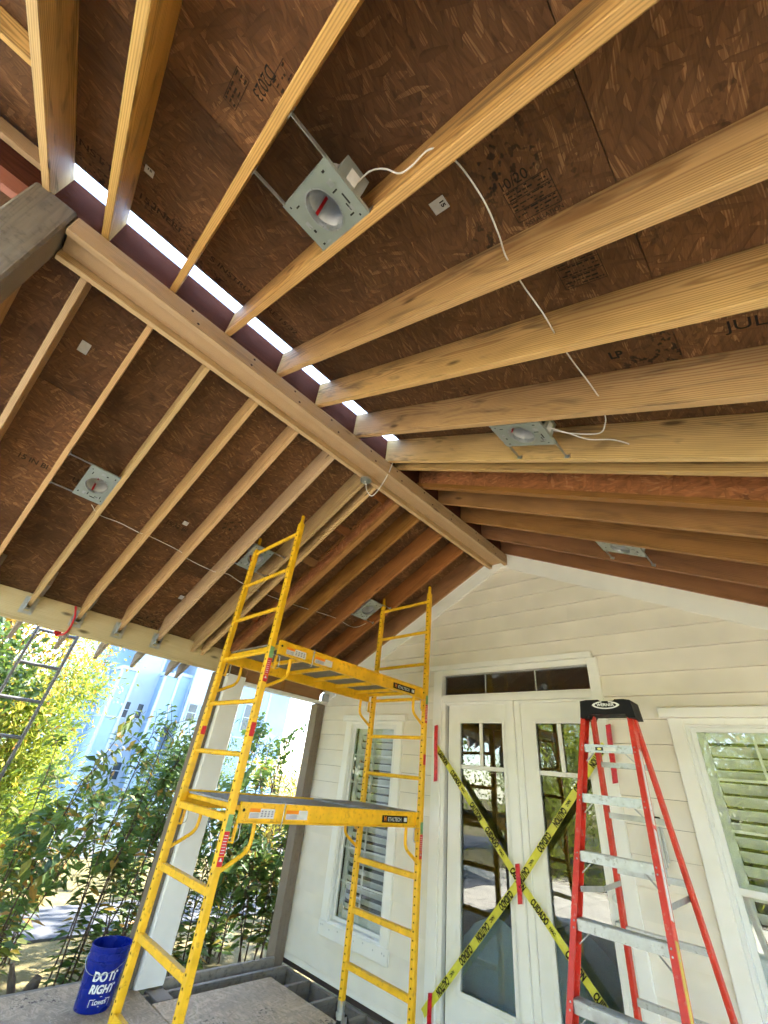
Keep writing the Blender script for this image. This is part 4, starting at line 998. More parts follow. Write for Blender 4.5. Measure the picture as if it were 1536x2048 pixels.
# ------------------------------------------------------------------ red step ladder
LAD = thing('step_ladder', (-1.08, 3.2, 0.0), 'red fibreglass step ladder with aluminium steps and black cap', 'ladder')
def fy(z): return 3.357 - 0.339 * (2.095 - z)         # front edge plane of the steps
def fx(s, z): return (-1.0847 + s * (0.1567 + 0.0744 * (2.095 - z)))
ZT = 2.300
def ry(z): return 3.475 + 0.19 * (ZT - z)
def rx(s, z): return -1.055 + s * (0.135 + 0.075 * (ZT - z))
LF = 0.003
for s in (-1, 1):
    # front rail: channel section, web outside
    a = Vector((fx(s, ZT) + s * 0.014, fy(ZT) + 0.036, ZT)); b = Vector((fx(s, 0.02) + s * 0.014, fy(0.02) + 0.036, 0.02))
    ax = (b - a).normalized(); side = Vector((s, 0, 0)); side = (side - ax * side.dot(ax)).normalized(); fw = ax.cross(side).normalized()
    if fw.y > 0: fw = -fw
    m = MB()
    def sec(p):
        return p
    def plank(o1, o2, t1, t2):
        vs_ = [q + side * u + fw * v for q in (a, b) for u in (o1, o2) for v in (t1, t2)]
        m.add(vs_, ((0, 1, 3, 2), (4, 6, 7, 5), (0, 4, 5, 1), (2, 3, 7, 6), (0, 2, 6, 4), (1, 5, 7, 3)))
    plank(0.008, 0.013, -0.038, 0.038); plank(-0.018, 0.0079, 0.033, 0.038); plank(-0.018, 0.0079, -0.038, -0.033)
    rail = m.build('front_rail', REDF, LAD)
    q = MB()
    for i in range(7):
        z = 2.095 - 0.294 * i - 0.02
        for dz in (0.0, -0.028):
            t = (ZT - z - dz) / (ZT - 0.02); p = a.lerp(b, t)
            q.lathe([(0, 0.003), (0.004, 0.002), (0.005, 0)], p + side * 0.002 * 0 + fw * 0.038 + side * -0.006, fw, 8)
            q.lathe([(0, 0.003), (0.004, 0.002), (0.005, 0)], p + side * 0.013, side, 8)
    q.build('rivets', ALU, rail)
    # yellow and white warning labels on the right rail web
    if s > 0:
        for t0, t1, mt in ((0.47, 0.60, plain('yellow label', (0.62, 0.45, 0.08), 0.5)), (0.28, 0.44, LABELW), (0.10, 0.27, LABELW)):
            q = MB(); p0, p1 = a.lerp(b, t0), a.lerp(b, t1)
            q.add([p0 + side * 0.0135 + fw * -0.025, p0 + side * 0.0135 + fw * 0.02, p1 + side * 0.0135 + fw * 0.02, p1 + side * 0.0135 + fw * -0.025], [(0, 1, 2, 3)]); q.build('rail_label', mt, rail, fix=False)
    m = MB(); m.box((b.x - 0.022, b.y - 0.05, 0.0), (b.x + 0.022, b.y + 0.05, 0.06)); m.build('foot', BLACKP, LAD)
    # rear rail
    a2 = Vector((rx(s, ZT), ry(ZT), ZT)); b2 = Vector((rx(s, 0.02), ry(0.02), 0.02))
    beam('rear_rail', a2, b2, 0.026, 0.056, REDF, LAD, (0, 1, 0), 0.004)
    m = MB(); m.box((b2.x - 0.02, b2.y - 0.035, 0.0), (b2.x + 0.02, b2.y + 0.035, 0.05)); m.build('foot', BLACKP, LAD)
    # folding spreader
    zf, zr_ = 1.335, 1.345
    p0 = Vector((fx(s, zf) + s * -0.006, fy(zf) + 0.03, zf)); p2 = Vector((rx(s, zr_) - s * 0.018, ry(zr_), zr_)); p1 = (p0 + p2) / 2 + Vector((-s * 0.01, 0, -0.012))
    m = MB(); m.beam(p0, p1, 0.004, 0.026); m.beam(p1 + Vector((-s * .0045, 0, 0)), p2, 0.004, 0.026); m.lathe([(0, 0.006), (0.006, 0.005), (0.007, 0)], p1 + Vector((-s * .006, 0, 0)), (-s, 0, 0), 8); m.build('spreader', STEEL, LAD)
for i in range(7):
    z = 2.095 - 0.294 * i
    x0, x1 = fx(-1, z), fx(1, z); y = fy(z)
    m = MB()
    m.prism([(x0, y, z), (x0, y + 0.078, z), (x0, y + 0.078, z - 0.028), (x0, y + 0.075, z - 0.028), (x0, y + 0.075, z - 0.0035), (x0, y + 0.0035, z - 0.0035), (x0, y + 0.0035, z - 0.047), (x0, y, z - 0.047)], (x1 - x0, 0, 0))
    for r in range(7):
        yy = y + 0.006 + r * 0.0105; m.box((x0, yy, z + 0.0002), (x1, yy + 0.005, z + 0.0026))
    stp = m.build('step', ALU, LAD)
    q = MB()
    for f in (0.16, 0.5, 0.84) if i else (0.2, 0.8):
        q.lathe([(0, 0.003), (0.0055, 0.002), (0.0065, 0)], (x0 + (x1 - x0) * f, y - 0.0002, z - 0.012 - 0.004 * (i % 2)), (0, -1, 0), 10)
    q.build('rivets', STEEL, stp)
    if i == 0:
        q = MB(); q.add([(x0 + a, y - 0.0010, z - b) for a, b in ((0.075, 0.034), (0.125, 0.034), (0.125, 0.014), (0.075, 0.014))], [(0, 1, 2, 3)]); q.build('size_label', BLACKP, stp, fix=False)
        q = MB(); q.add([(x0 + 0.100 + 0.014 * math.cos(t * PI / 6), y - 0.0014, z - 0.024 + 0.007 * math.sin(t * PI / 6)) for t in range(12)], [tuple(range(12))]); q.build('size_label_spot', plain('label yellow', (0.75, 0.65, 0.2), 0.5), stp, fix=False)
        q = MB(); q.add([(x0 + a, y - 0.0010, z - b) for a, b in ((0.127, 0.036), (0.205, 0.036), (0.205, 0.013), (0.127, 0.013))], [(0, 1, 2, 3)]); q.build('size_label', LABELW, stp, fix=False)
    for s in (-1, 1):
        xx = fx(s, z)
        beam('step_brace', (xx - s * 0.055, y + 0.012, z - 0.050), (xx - s * 0.002, y + 0.008, z - 0.100), 0.020, 0.003, ALU, stp, (s * 0.5, 0, 1))
for i, z in enumerate((1.99, 1.70, 1.41, 1.12, 0.80, 0.45)):
    m = MB(); y = ry(z)
    m.box((rx(-1, z) + 0.014, y - 0.017, z - 0.016), (rx(1, z) - 0.014, y - 0.013, z + 0.016)); m.box((rx(-1, z) + 0.014, y - 0.0129, z + 0.012), (rx(1, z) - 0.014, y + 0.014, z + 0.016))
    m.build('rear_brace', ALU, LAD)
# cap
m = MB()
xa, xb, ya, yb = -1.236, -0.882, 3.365, 3.545
prof = [(xa - 0.004, ZT - 0.035), (xa + 0.045, ZT - 0.035), (xa + 0.058, ZT - 0.012), (xb - 0.058, ZT - 0.012), (xb - 0.045, ZT - 0.035), (xb + 0.004, ZT - 0.035), (xb - 0.010, ZT + 0.075), (xb - 0.05, ZT + 0.082), (-0.99, ZT + 0.082), (-1.00, ZT + 0.072), (-1.09, ZT + 0.072), (-1.10, ZT + 0.082), (xa + 0.05, ZT + 0.082), (xa + 0.008, ZT + 0.075)]
m.prism([(x, ya, z) for x, z in prof], (0, yb - ya, 0))
cap = m.build('ladder_cap', BLACKP, LAD)
# emblem: pointed lens outline with the name inside
q = MB(); cx, cz = -1.055, ZT + 0.046; N = 24
def lens(t, a, b): return (cx + a * math.cos(t), cz + b * math.copysign(abs(math.sin(t)) ** 1.25, math.sin(t)))
for i in range(N):
    t0, t1 = 2 * PI * i / N, 2 * PI * (i + 1) / N
    if abs(math.cos((t0 + t1) / 2)) < 0.25 and math.sin(t0) > 0: continue
    pts = [lens(t0, 0.092, 0.026), lens(t1, 0.092, 0.026), lens(t1, 0.074, 0.0185), lens(t0, 0.074, 0.0185)]
    q.add([(x, ya - 0.0012, z) for x, z in pts], [(0, 1, 2, 3)])
q.build('cap_emblem', WHITEP, cap, fix=False)
text('cap_lettering', 'WERNER', (cx, ya - 0.0012, cz), (1, 0, 0), (0, 0, 1), 0.026, WHITEP, cap, 1.1, 0.0008)

# ------------------------------------------------------------------ caution tape on the doors
def tape_strip(path, label, txt, flip, y0=4.098, W=0.058):
    t = None
    P = [Vector((x, y0 + dy, z)) for x, z, dy in path]
    m = MB(); n = 40; rows = []; acc = []
    tot = 0; seg = []
    for a, b in zip(P, P[1:]): seg.append((a, b, (b - a).length)); tot += (b - a).length
    def at(s):
        for a, b, L in seg:
            if s <= L: return a.lerp(b, s / L), (b - a).normalized()
            s -= L
        return seg[-1][1], (seg[-1][1] - seg[-1][0]).normalized()
    K = 5
    for i in range(n + 1):
        c, d = at(tot * i / n); side = Vector((-d.z, 0, d.x))
        for j in range(K):
            u = j / (K - 1) - 0.5
            rows.append(c + side * (u * W) + Vector((0, 0.0025 * math.sin(i * 0.9 + u * 5) + 0.003 * math.cos(u * 6 + i * 0.35), 0)))
    fs = [(i * K + j, i * K + j + 1, (i + 1) * K + j + 1, (i + 1) * K + j) for i in range(n) for j in range(K - 1)]
    m.add(rows, fs)
    o = m.build('caution_tape', TAPE, None, True, origin=P[0], fix=False)
    tag(o, label, 'caution tape', 'caution tapes crossed over the doors')
    s = 0.03; k = 0
    while s < tot - 0.05:
        for body, off, sz in txt:
            if s + off > tot - 0.05 or s + off < 0.06: continue
            c, d = at(s + off)
            xd = d if not flip else -d
            text('tape_print', body, c + Vector((0, -0.0075, 0)), xd, Vector((0, -1, 0)).cross(xd), sz, INK, o, 0.52 if sz > 0.04 else 0.8, 0.0030 if sz > 0.04 else 0.001, 0.0)
        s += 0.57
    return o
tape_strip([(-3.085, 2.105, 0.004), (-2.20, 1.165, 0.0), (-1.330, 0.335, 0.004)], 'yellow caution tape running from upper left to lower right across the doors', [('CAUTION', 0.11, 0.066), ('CUIDADO', 0.345, 0.066), ('NAC', 0.475, 0.030)], False, 4.104)
tape_strip([(-3.14, 0.160, 0.004), (-2.20, 1.150, 0.0), (-1.345, 2.175, 0.004)], 'yellow caution tape running from lower left to upper right across the doors', [('CUIDADO', 0.02, 0.066), ('CAUTION', 0.26, 0.066), ('NAC', 0.395, 0.030)], True, 4.096)
def red_strip(x0, x1, z0, z1, lean, label, y=4.088):
    m = MB(); n = 8; vs_ = []
    for i in range(n + 1):
        f = i / n; zz = z0 + (z1 - z0) * f; dx = lean * f; c = 0.003 * math.sin(f * 7)
        vs_ += [(x0 + dx, y + c, zz - 0.006), (x1 + dx, y + c + 0.001, zz + 0.004), (x1 + dx, y + c + 0.003, zz + 0.004), (x0 + dx, y + c + 0.002, zz - 0.006)]
    fs = []
    for i in range(n):
        for j in range(4): fs.append((i * 4 + j, i * 4 + (j + 1) % 4, (i + 1) * 4 + (j + 1) % 4, (i + 1) * 4 + j))
    fs += [(0, 1, 2, 3), (n * 4, n * 4 + 1, n * 4 + 2, n * 4 + 3)]
    m.add(vs_, fs); o = m.build('red_tape', REDTAPE, None, False, origin=(x0, y, z0))
    return tag(o, label, 'tape', 'red tape strips holding the caution tape')
red_strip(-3.092, -3.048, 1.79, 2.31, -0.012, 'red tape strip high on the left door casing')
red_strip(-2.212, -2.172, 1.025, 1.275, -0.006, 'red tape strip where the two caution tapes cross')
red_strip(-3.085, -3.045, -0.05, 0.300, 0.0, 'red tape strip low on the left door casing')
red_strip(-1.335, -1.293, 1.91, 2.33, 0.02, 'red tape strip on the right door casing behind the red ladder', 4.105)

# ------------------------------------------------------------------ blue bucket
BK = thing('bucket', (-4.92, 2.12, 0.0), 'open blue plastic bucket with white lettering standing by the scaffold', 'bucket')
bc = Vector((-4.92, 2.12, 0.001))
m = MB(); m.lathe([(0.0, 0.0), (0.126, 0.0), (0.131, 0.006), (0.1475, 0.275), (0.155, 0.276), (0.155, 0.288), (0.1485, 0.290), (0.1495, 0.325), (0.1545, 0.326), (0.1545, 0.336), (0.150, 0.338), (0.152, 0.362), (0.1555, 0.364), (0.1555, 0.372), (0.148, 0.372), (0.146, 0.34), (0.127, 0.012), (0.0, 0.010)], bc, n=48)
bk = m.build('bucket_body', BLUEP, BK, True)
view = Vector((0 - bc.x, 0 - bc.y, 0)).normalized(); base_a = math.atan2(view.y, view.x)
def wrap_text(body, z, size, ang, sx=1.0, bold=0.0, mat=WHITEP, shear=0.0):
    """lettering wrapped round the bucket wall"""
    cu = bpy.data.curves.new('t', 'FONT'); cu.body = body; cu.size = size; cu.align_x = 'CENTER'; cu.align_y = 'CENTER'; cu.offset = bold; cu.shear = shear
    to = bpy.data.objects.new('t', cu); me = bpy.data.meshes.new_from_object(to); bpy.data.objects.remove(to); bpy.data.curves.remove(cu)
    for v in me.vertices:
        zz = z + v.co.y; r = 0.131 + (zz - 0.006) * (0.0165 / 0.269) + 0.0012
        th = ang + v.co.x * sx / r
        v.co = (bc.x + r * math.cos(th), bc.y + r * math.sin(th), bc.z + zz)
    setmat(me, mat); return obj('lettering', me, bk)
ta = base_a + 0.20
wrap_text('DO IT', 0.205, 0.072, ta, 0.92, 0.0035)
wrap_text('RIGHT', 0.135, 0.066, ta + 0.02, 0.92, 0.003, WHITEP, 0.15)
wrap_text("LOWE'S", 0.062, 0.030, ta + 0.12, 0.95, 0.001)
def wrap_poly(pts, ang, mat=WHITEP, nm='logo_outline'):
    q = MB(); vs_ = []
    for u, z in pts:
        r = 0.131 + (z - 0.006) * (0.0165 / 0.269) + 0.0010; th = ang + u / r
        vs_.append((bc.x + r * math.cos(th), bc.y + r * math.sin(th), bc.z + z))
    k = len(vs_) // 2; q.add(vs_, [(i, i + 1, k + i + 1, k + i) for i in range(k - 1)]); q.build(nm, mat, bk, fix=False)
o_ = [(-0.075, 0.040), (-0.075, 0.082), (-0.045, 0.082), (0.0, 0.100), (0.045, 0.082), (0.075, 0.082), (0.075, 0.040), (0.0, 0.040), (-0.075, 0.040)]
i_ = [(-0.071, 0.044), (-0.071, 0.078), (-0.046, 0.078), (0.0, 0.096), (0.046, 0.078), (0.071, 0.078), (0.071, 0.044), (0.0, 0.044), (-0.071, 0.044)]
wrap_poly(o_ + i_, ta + 0.12)
m = MB(); hp = []
for i in range(17):
    t = i / 16 * PI; w = Vector((math.cos(base_a - 0.3 + PI / 2), math.sin(base_a - 0.3 + PI / 2), 0)); f = Vector((math.cos(base_a - 0.3), math.sin(base_a - 0.3), 0))
    hp.append(bc + w * (0.158 * math.cos(t)) + f * (0.158 * math.sin(t)) + Vector((0, 0, 0.30 - 0.085 * math.sin(t))))
m.tube(hp, 0.0022, 6); m.build('wire_handle', STEEL, BK, True)

# ------------------------------------------------------------------ grey extension ladder outside, leaning on the eave
XT = thing('extension_ladder', (-6.6, 0.8, GZ), 'grey extension ladder leaning on the outside of the left eave', 'ladder')
XGREY = plain('dull grey rail', (0.17, 0.17, 0.18), 0.6, 0.3, var=0.2)
def lx(z): return -5.81 - (2.95 - z) * 0.20
for y in (0.60, 0.985):
    beam('side_rail', (lx(GZ), y, GZ), (lx(3.12), y, 3.12), 0.026, 0.07, XGREY, XT, (1, 0, 0), 0.004)
z = 0.055
while z < 3.0:
    m = MB(); m.tube([(lx(z), 0.613, z), (lx(z), 0.972, z)], 0.017, 10); m.build('rung', XGREY, XT, True); z += 0.335

# ------------------------------------------------------------------ plants
def leaf_mesh(name, items, mat, parent, kind=None):
    """items: (pos, dir, normal, length, width, tone)"""
    v = []; f = []; tone = []
    for p, d, n, L, w, tn in items:
        s = d.cross(n).normalized(); k = len(v)
        v += [p, p + d * (L * 0.45) + s * (w / 2) + n * (0.06 * L), p + d * L - n * (0.10 * L), p + d * (L * 0.45) - s * (w / 2) + n * (0.06 * L)]
        f += [(k, k + 1, k + 2), (k, k + 2, k + 3)]; tone += [tn, tn]
    me = bpy.data.meshes.new(name); me.from_pydata(v, [], f); setmat(me, mat)
    at = me.attributes.new('tone', 'FLOAT', 'FACE'); at.data.foreach_set('value', tone)
    o = obj(name, me, parent)
    if kind: o['kind'] = kind
    return o
def rv(r, a=1.0): 
    while True:
        v = Vector((r.uniform(-1, 1), r.uniform(-1, 1), r.uniform(-1, 1)))
        if 0.05 < v.length < 1: return v.normalized() * a
def shrub(x, y, h, nst, spread, label, seed, leaf=0.120, green=1.0, base=GZ, z0=0.08, dens=1.0, group='leafy shrubs growing beside the porch', name='leafy_shrub'):
    r = random.Random(seed); t = thing(name, (x, y, base), label, 'shrub', group)
    items = []
    for i in range(max(5, int(nst * 0.75))):
        a = r.uniform(0, 2 * PI); q = r.uniform(0.35, 1.25)
        b0 = Vector((x + 0.14 * math.cos(a) * q, y + 0.14 * math.sin(a) * q, base - 0.02))
        hh = h * r.uniform(0.5, 1.0)
        tip = Vector((x + spread * math.cos(a) * q, y + spread * math.sin(a) * q, base + hh))
        mid = b0.lerp(tip, 0.5) + Vector((r.uniform(-.16, .16), r.uniform(-.16, .16), 0.1)) - Vector((math.cos(a), math.sin(a), 0)) * spread * q * 0.12
        pts = curve_pts([b0, mid, tip, tip + Vector((spread * 0.12 * math.cos(a + 1), spread * 0.12 * math.sin(a + 1), 0.05))], 7)
        m = MB(); m.tube(pts, [0.008 * (1 - 0.85 * k / (len(pts) - 1)) + 0.0015 for k in range(len(pts))], 6); m.build('stem', STEMM, t, True)
        # side twigs carry leaves as well
        lines = [(pts, 1.0)]
        for k in range(int(9 * dens)):
            f = r.uniform(0.25, 0.9); p = pts[int(f * (len(pts) - 1))]
            dd = (Vector((math.cos(a + r.uniform(-1.6, 1.6)), math.sin(a + r.uniform(-1.6, 1.6)), r.uniform(0.3, 1.3)))).normalized()
            L = r.uniform(0.18, 0.5) * h * 0.35
            tw = [p, p + dd * L * 0.5 + Vector((0, 0, 0.02)), p + dd * L + Vector((0, 0, 0.0))]
            m2 = MB(); m2.tube(tw, [0.004, 0.003, 0.0015], 4); lines.append((curve_pts(tw, 6), 0.8)); 
            for vv_ in [m2]: vv_.build('twig', STEMM, t)
        for ln, sc_ in lines:
            tot = sum((ln[k + 1] - ln[k]).length for k in range(len(ln) - 1)); step = 0.026 / dens; s = step; sign = 1
            k = 0; acc = 0
            while k < len(ln) - 1:
                L = (ln[k + 1] - ln[k]).length
                while acc + L >= s:
                    p = ln[k].lerp(ln[k + 1], (s - acc) / max(L, 1e-6)); tz = (ln[k + 1] - ln[k]).normalized()
                    hrel = (p.z - base) / h
                    if p.z - base > z0 and r.random() < 0.80:
                        o = tz.orthogonal().normalized(); o = Quaternion(tz, r.uniform(0, 0.7) + (0 if sign > 0 else PI)) @ o
                        d = (o + tz * r.uniform(-0.05, 0.35) + Vector((0, 0, -0.25))).normalized()
                        nn = (tz + rv(r, 0.35)).normalized(); nn = (nn - d * nn.dot(d)).normalized()
                        tone = min(1, max(0, r.gauss(0.30, 0.16) / green + (0.55 if r.random() < 0.16 * (1.25 - hrel) / green else 0)))
                        sz = leaf * r.uniform(0.45, 1.4) * (1.15 - 0.35 * hrel)
                        items.append((p + d * 0.006, d, nn, sz, sz * 0.56, tone)); sign = -sign
                    s += step
                acc += L; k += 1
    leaf_mesh('foliage', items, LEAF_S, t, 'stuff')
    return t
shrub(-6.35, 2.28, 2.75, 9, 0.55, 'tall open shrub with brown twiggy base directly behind the blue bucket', 21)
shrub(-6.45, 1.55, 2.45, 8, 0.60, 'leafy shrub with yellowing leaves left of the blue bucket', 22, green=0.8)
shrub(-6.60, 2.95, 2.35, 8, 0.5, 'green shrub rising just left of the white column', 23, green=1.1)
shrub(-6.30, 3.55, 2.15, 11, 0.50, 'dense shrub in the opening right of the white column', 24, dens=1.3, z0=0.15)
shrub(-6.75, 4.25, 2.65, 12, 0.65, 'tall shrub in front of the white sky beside the corner post', 25, dens=1.2, green=1.2)
shrub(-6.05, 4.35, 1.9, 10, 0.40, 'low shrub tight against the corner post', 26, dens=1.3, z0=0.3)
shrub(-6.20, 0.85, 1.9, 7, 0.55, 'low yellowing shrub at the left edge beneath the outside ladder', 27, green=0.75)
shrub(-7.7, 2.1, 1.8, 9, 0.7, 'shrub of greying leaves set back behind the bucket shrub', 28, green=0.8)
shrub(-7.6, 3.5, 1.8, 9, 0.7, 'shrub set back behind the white column', 29, green=1.1)
# old stump of a cut shrub by the deck edge
m = MB(); m.tube([(-5.62, 1.78, GZ - .02), (-5.63, 1.80, GZ + 0.2), (-5.60, 1.85, GZ + 0.42), (-5.62, 1.88, GZ + 0.47)], [0.075, 0.055, 0.05, 0.03], 10)
m.tube([(-5.62, 1.80, GZ + 0.2), (-5.70, 1.70, GZ + 0.45), (-5.72, 1.66, GZ + 0.55)], [0.04, 0.028, 0.015], 8)
tag(m.build('cut_stump', BARK, None, True), 'short grey cut shrub stump at the deck edge left of the bucket', 'stump')

def tree(x, y, h, cr, label, seed, mat, n, leaf, trunk=0.16, clump=26, cz=0.62, zr=0.42, lean=(0, 0), cat='tree', name='tree', group=None, needle=False, trunkmat=None):
    r = random.Random(seed); t = thing(name, (x, y, GZ), label, cat, group)
    top = Vector((x + lean[0], y + lean[1], GZ + h * 0.86))
    pts = curve_pts([Vector((x, y, GZ - 0.1)), Vector((x + lean[0] * .3 + r.uniform(-.1, .1), y + lean[1] * .3, GZ + h * 0.35)), top], 6)
    m = MB(); k = len(pts); m.tube(pts, [trunk * (1 - 0.88 * i / (k - 1)) for i in range(k)], 10)
    cen = Vector((x + lean[0] * .8, y + lean[1] * .8, GZ + h * cz)); items = []; ends = []
    for i in range(clump):
        d = rv(r); rr = r.uniform(0.45, 1.0) ** 0.6
        e = cen + Vector((d.x * cr * rr, d.y * cr * rr, d.z * h * zr * rr)); ends.append(e)
        s = pts[min(k - 1, max(1, int((0.30 + 0.6 * max(0, min(1, (e.z - GZ) / h - 0.15))) * (k - 1))))]
        mid = s.lerp(e, 0.55) + Vector((0, 0, -0.1 * cr)) + rv(r, 0.12)
        br = curve_pts([s, mid, e], 4); m.tube(br, [trunk * 0.28 * (1 - 0.9 * q / (len(br) - 1)) + 0.004 for q in range(len(br))], 5)
    m.build('trunk', trunkmat or BARK, t, True)
    per = n // clump
    for e in ends:
        sg = cr * r.uniform(0.20, 0.36); tb = r.uniform(0.1, 0.8)
        for i in range(per):
            o = Vector((r.gauss(0, sg), r.gauss(0, sg), r.gauss(0, sg * 0.7)))
            d = (rv(r) + Vector((0, 0, -0.3 if not needle else 0.4)) + o.normalized() * 0.6).normalized(); nn = rv(r); nn = (nn - d * nn.dot(d)).normalized()
            L = leaf * r.uniform(0.6, 1.3)
            items.append((e + o, d, nn, L, L * (0.55 if not needle else 0.10), min(1, max(0, r.gauss(tb, 0.2)))))
    leaf_mesh('crown', items, mat, t, 'stuff')
    return t
G1 = 'autumn trees in the yard left of the porch'; G2 = 'tall yard trees in front of the porch'
tree(-11.4, 0.7, 5.6, 1.6, 'yellow and orange autumn tree behind the grey outside ladder', 41, LEAF_Y, 11000, 0.085, group=G1)
tree(-12.2, 1.95, 4.6, 1.2, 'yellow green feathery conifer left of the pale blue house', 42, LEAF_P, 14000, 0.20, cz=0.5, zr=0.46, group=G1, needle=True, name='conifer')
tree(-11.5, -0.6, 6.0, 2.0, 'autumn tree at the left edge of the yard', 43, LEAF_Y, 9000, 0.095, group=G1)
tree(-6.6, 0.32, 3.4, 0.62, 'dark leafed small tree whose branches cross the outside ladder', 44, LEAF_G, 3600, 0.085, trunk=0.07, clump=14, group=None, name='small_tree')
tree(-9.9, 7.0, 2.4, 1.0, 'rounded bush in the distance right of the white column', 45, LEAF_Y, 5000, 0.07, cz=0.5, zr=0.45, cat='bush', name='bush')
tree(-15.2, 7.5, 3.0, 1.2, 'green garden tree in front of the pale blue house', 46, LEAF_G, 5000, 0.09, cz=0.55, group=G1)
tree(-7.0, 12.0, 15.0, 3.6, 'unseen tall tree added behind the house to shade the shrubs', 47, LEAF_G, 3800, 0.30, trunk=0.3, clump=34, cz=0.70, zr=0.27, group=G1)  # hidden tree added to keep direct sun off the near shrubs
# yard behind the camera: it is mirrored in the glass and lit by the sun
for i, (x, y, h, cr, mt) in enumerate(((-4.5, -13.5, 9, 2.6, LEAF_P), (0.2, -12.8, 10, 3.0, LEAF_Y), (3.9, -12.6, 8, 2.6, LEAF_P), (-9.0, -13.5, 9, 2.8, LEAF_Y), (7.0, -12, 11, 3.2, LEAF_P), (-1.8, -15.0, 12, 3.4, LEAF_P), (6.8, -3.0, 7, 2.2, LEAF_P), (-13.5, -9.0, 9, 2.8, LEAF_P), (7.5, 2.5, 7.5, 2.2, LEAF_P), (-10.8, -2.7, 7.0, 2.0, LEAF_P))):
    lab = ['yellow green tree', 'orange leaved tree', 'low spreading yellow green tree', 'autumn tree', 'tall yellow green tree', 'tallest tree', 'tree', 'far left tree', 'tree', 'broad yellow green tree'][i] + [' mirrored in the left door', ' mirrored in the right window', ' mirrored at the right window edge', ' in front of the left porch corner', ' at the right end of the front yard', ' behind the others in the front yard', ' beside the right eave', ' beyond the road corner', ' level with the house on the right', ' mirrored in the left window'][i]
    tree(x, y, h, cr, lab, 60 + i, mt, 7000, 0.16, trunk=0.22, clump=24, cz=0.55, zr=0.42, group=G2)

for i, (x, y, h, cr) in enumerate(((-2.9, -10.0, 5.5, 1.7), (-0.5, -9.4, 6.0, 1.7), (1.9, -9.9, 5.0, 1.6), (-5.6, -10.2, 5.2, 1.7), (-8.3, -9.6, 5.6, 1.8))):
    tree(x, y, h, cr, ['full low branched conifer mirrored in the right french door', 'tallest low branched conifer mirrored in the right window', 'rightmost low branched conifer of the front row', 'full low branched conifer mirrored in the left french door', 'leftmost low branched conifer of the front row'][i], 90 + i, LEAF_P, 9000, 0.24, trunk=0.14, clump=30, cz=0.47, zr=0.46, group='row of low branched conifers in front of the porch', needle=True, name='conifer')
# ------------------------------------------------------------------ pale blue house across the road
def sidmat():
    m, nt, out = newmat('pale blue siding')
    v = nd(nt, 'ShaderNodeTexCoord').outputs['Object']
    n = noise(nt, v, 1.5, 3.0)
    c = mix(nt, rng(nt, n, 0.3, 0.7), (0.30, 0.44, 0.62), (0.35, 0.49, 0.66))
    bsdf(nt, out, c, 0.6); return m
BLUES = sidmat(); BWHITE = plain('pale trim and sunlit panel paint', (0.50, 0.58, 0.66), 0.6, var=0.04, scale=1.0); WDARK = plain('far window glass', (0.04, 0.06, 0.08), 0.15, 0, 0.6)
BH = thing('blue_house', (-20, 7, GZ), 'tall pale blue house with panels painted as sunlit behind the shrubs', 'building')
def bbox(nm, lo, hi, mt, par=BH): return box(nm, lo, hi, mt, par)
bbox('wall', (-26, 4.0, GZ), (-18.9, 13.0, 6.6), BLUES)
wings = [(-18.9, -17.6, 4.75, 5.25, GZ, 4.15, BLUES), (-18.9, -18.0, 5.27, 6.18, GZ, 5.2, BWHITE), (-18.9, -17.4, 6.20, 6.72, GZ, 4.22, BLUES), (-18.9, -18.1, 6.74, 7.50, 2.62, 4.42, BLUES), (-18.9, -17.9, 7.52, 8.55, GZ, 5.4, BWHITE), (-18.9, -17.9, 9.65, 11.2, GZ, 5.6, BLUES)]  # paler bays: sunlit faces painted into the wall colour
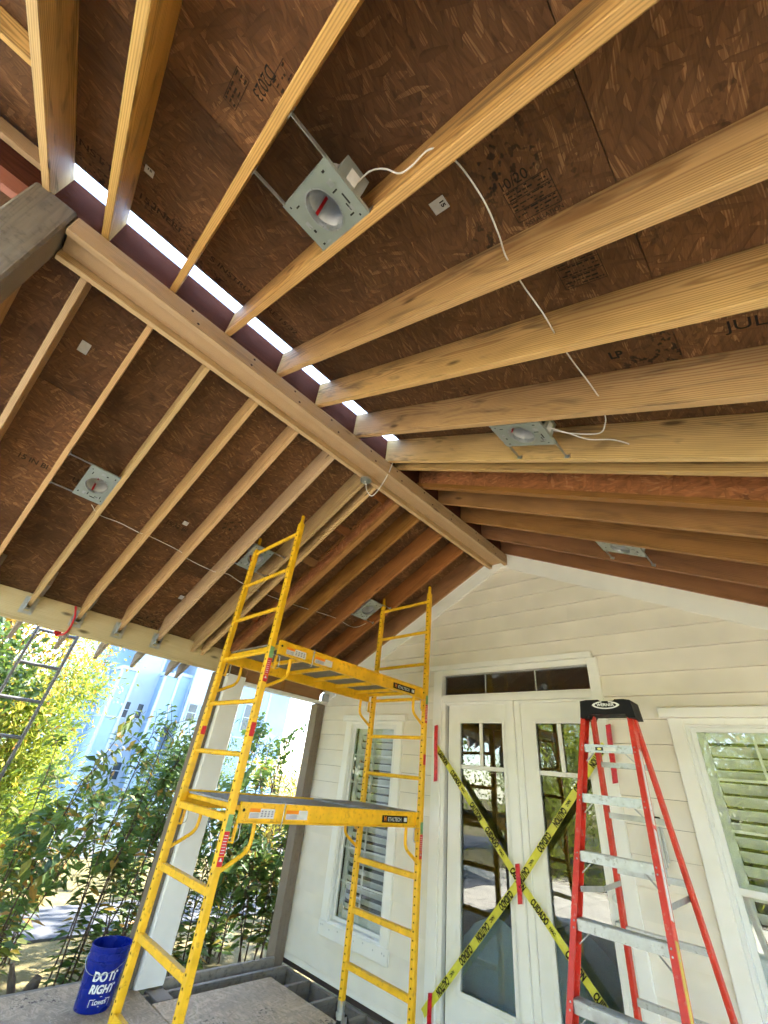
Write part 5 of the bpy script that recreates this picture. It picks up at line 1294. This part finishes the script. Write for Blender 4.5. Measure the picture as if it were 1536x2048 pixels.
for x0, x1, y0, y1, z0, z1, mt in wings:
    w = bbox('bay', (x0, y0, z0), (x1, y1, z1), mt)
    for yy in (y0, y1):
        box('corner_board', (x1 - 0.05, yy - 0.045, z0), (x1 + 0.02, yy + 0.045, z1 + 0.002), BWHITE, w)
    box('top_trim', (x0, y0 - 0.05, z1 + 0.003), (x1 + 0.05, y1 + 0.05, z1 + 0.12), BWHITE, w)
    box('band', (x0, y0 - 0.01, 2.60), (x1 + 0.025, y1 + 0.01, 2.66), BWHITE, w) if z0 < 2 else None
    zz_ = max(z0, 0.0) + 0.25
    q = MB()
    while zz_ < z1:
        q.box((x1 + 0.0005, y0 + 0.05, zz_), (x1 + 0.006, y1 - 0.05, zz_ + 0.012)); q.box((x0, y0 - 0.006, zz_), (x1 - 0.06, y0 - 0.0005, zz_ + 0.012)); zz_ += 0.22
    q.build('siding_laps', BLUES if mt is BLUES else BWHITE, w)
def bwin(x, y0, y1, z0, z1):
    f = bbox('window', (x, y0 - 0.05, z0 - 0.05), (x + 0.03, y1 + 0.05, z1 + 0.05), BWHITE)
    box('pane', (x + 0.031, y0, z0), (x + 0.036, y1, z1), WDARK, f); box('sash_bar', (x + 0.037, y0, (z0 + z1) / 2 - 0.015), (x + 0.044, y1, (z0 + z1) / 2 + 0.015), BWHITE, f)
bwin(-18.0, 5.36, 5.56, 2.68, 3.18); bwin(-18.0, 5.84, 6.02, 2.72, 3.18); bwin(-18.0, 5.80, 6.04, 0.85, 1.34); bwin(-17.9, 7.66, 7.98, 2.9, 3.5); bwin(-17.9, 8.14, 8.42, 2.9, 3.5); bwin(-17.9, 10.1, 10.6, 2.9, 3.9); bwin(-17.9, 7.9, 8.3, 0.7, 1.5)
m = MB(); m.prism([(-27, 3.2, 6.4), (-27, 8.5, 9.0), (-27, 13.8, 6.4)], (10, 0, 0)); m.build('roof', SHING, BH)
# light picket fence and parked-away garden wall near the road
PK = thing('garden_fence', (-12.9, 5, GZ), 'low pale slatted garden fence in front of the pale blue house', 'fence')
for i in range(40):
    y = -1.0 + i * 0.26
    box('slat', (-12.92, y, GZ + 0.08), (-12.90, y + 0.14, GZ + 0.95), BWHITE, PK)
for z in (GZ + 0.25, GZ + 0.75): box('rail', (-12.955, -1.1, z), (-12.922, 9.4, z + 0.07), BWHITE, PK)
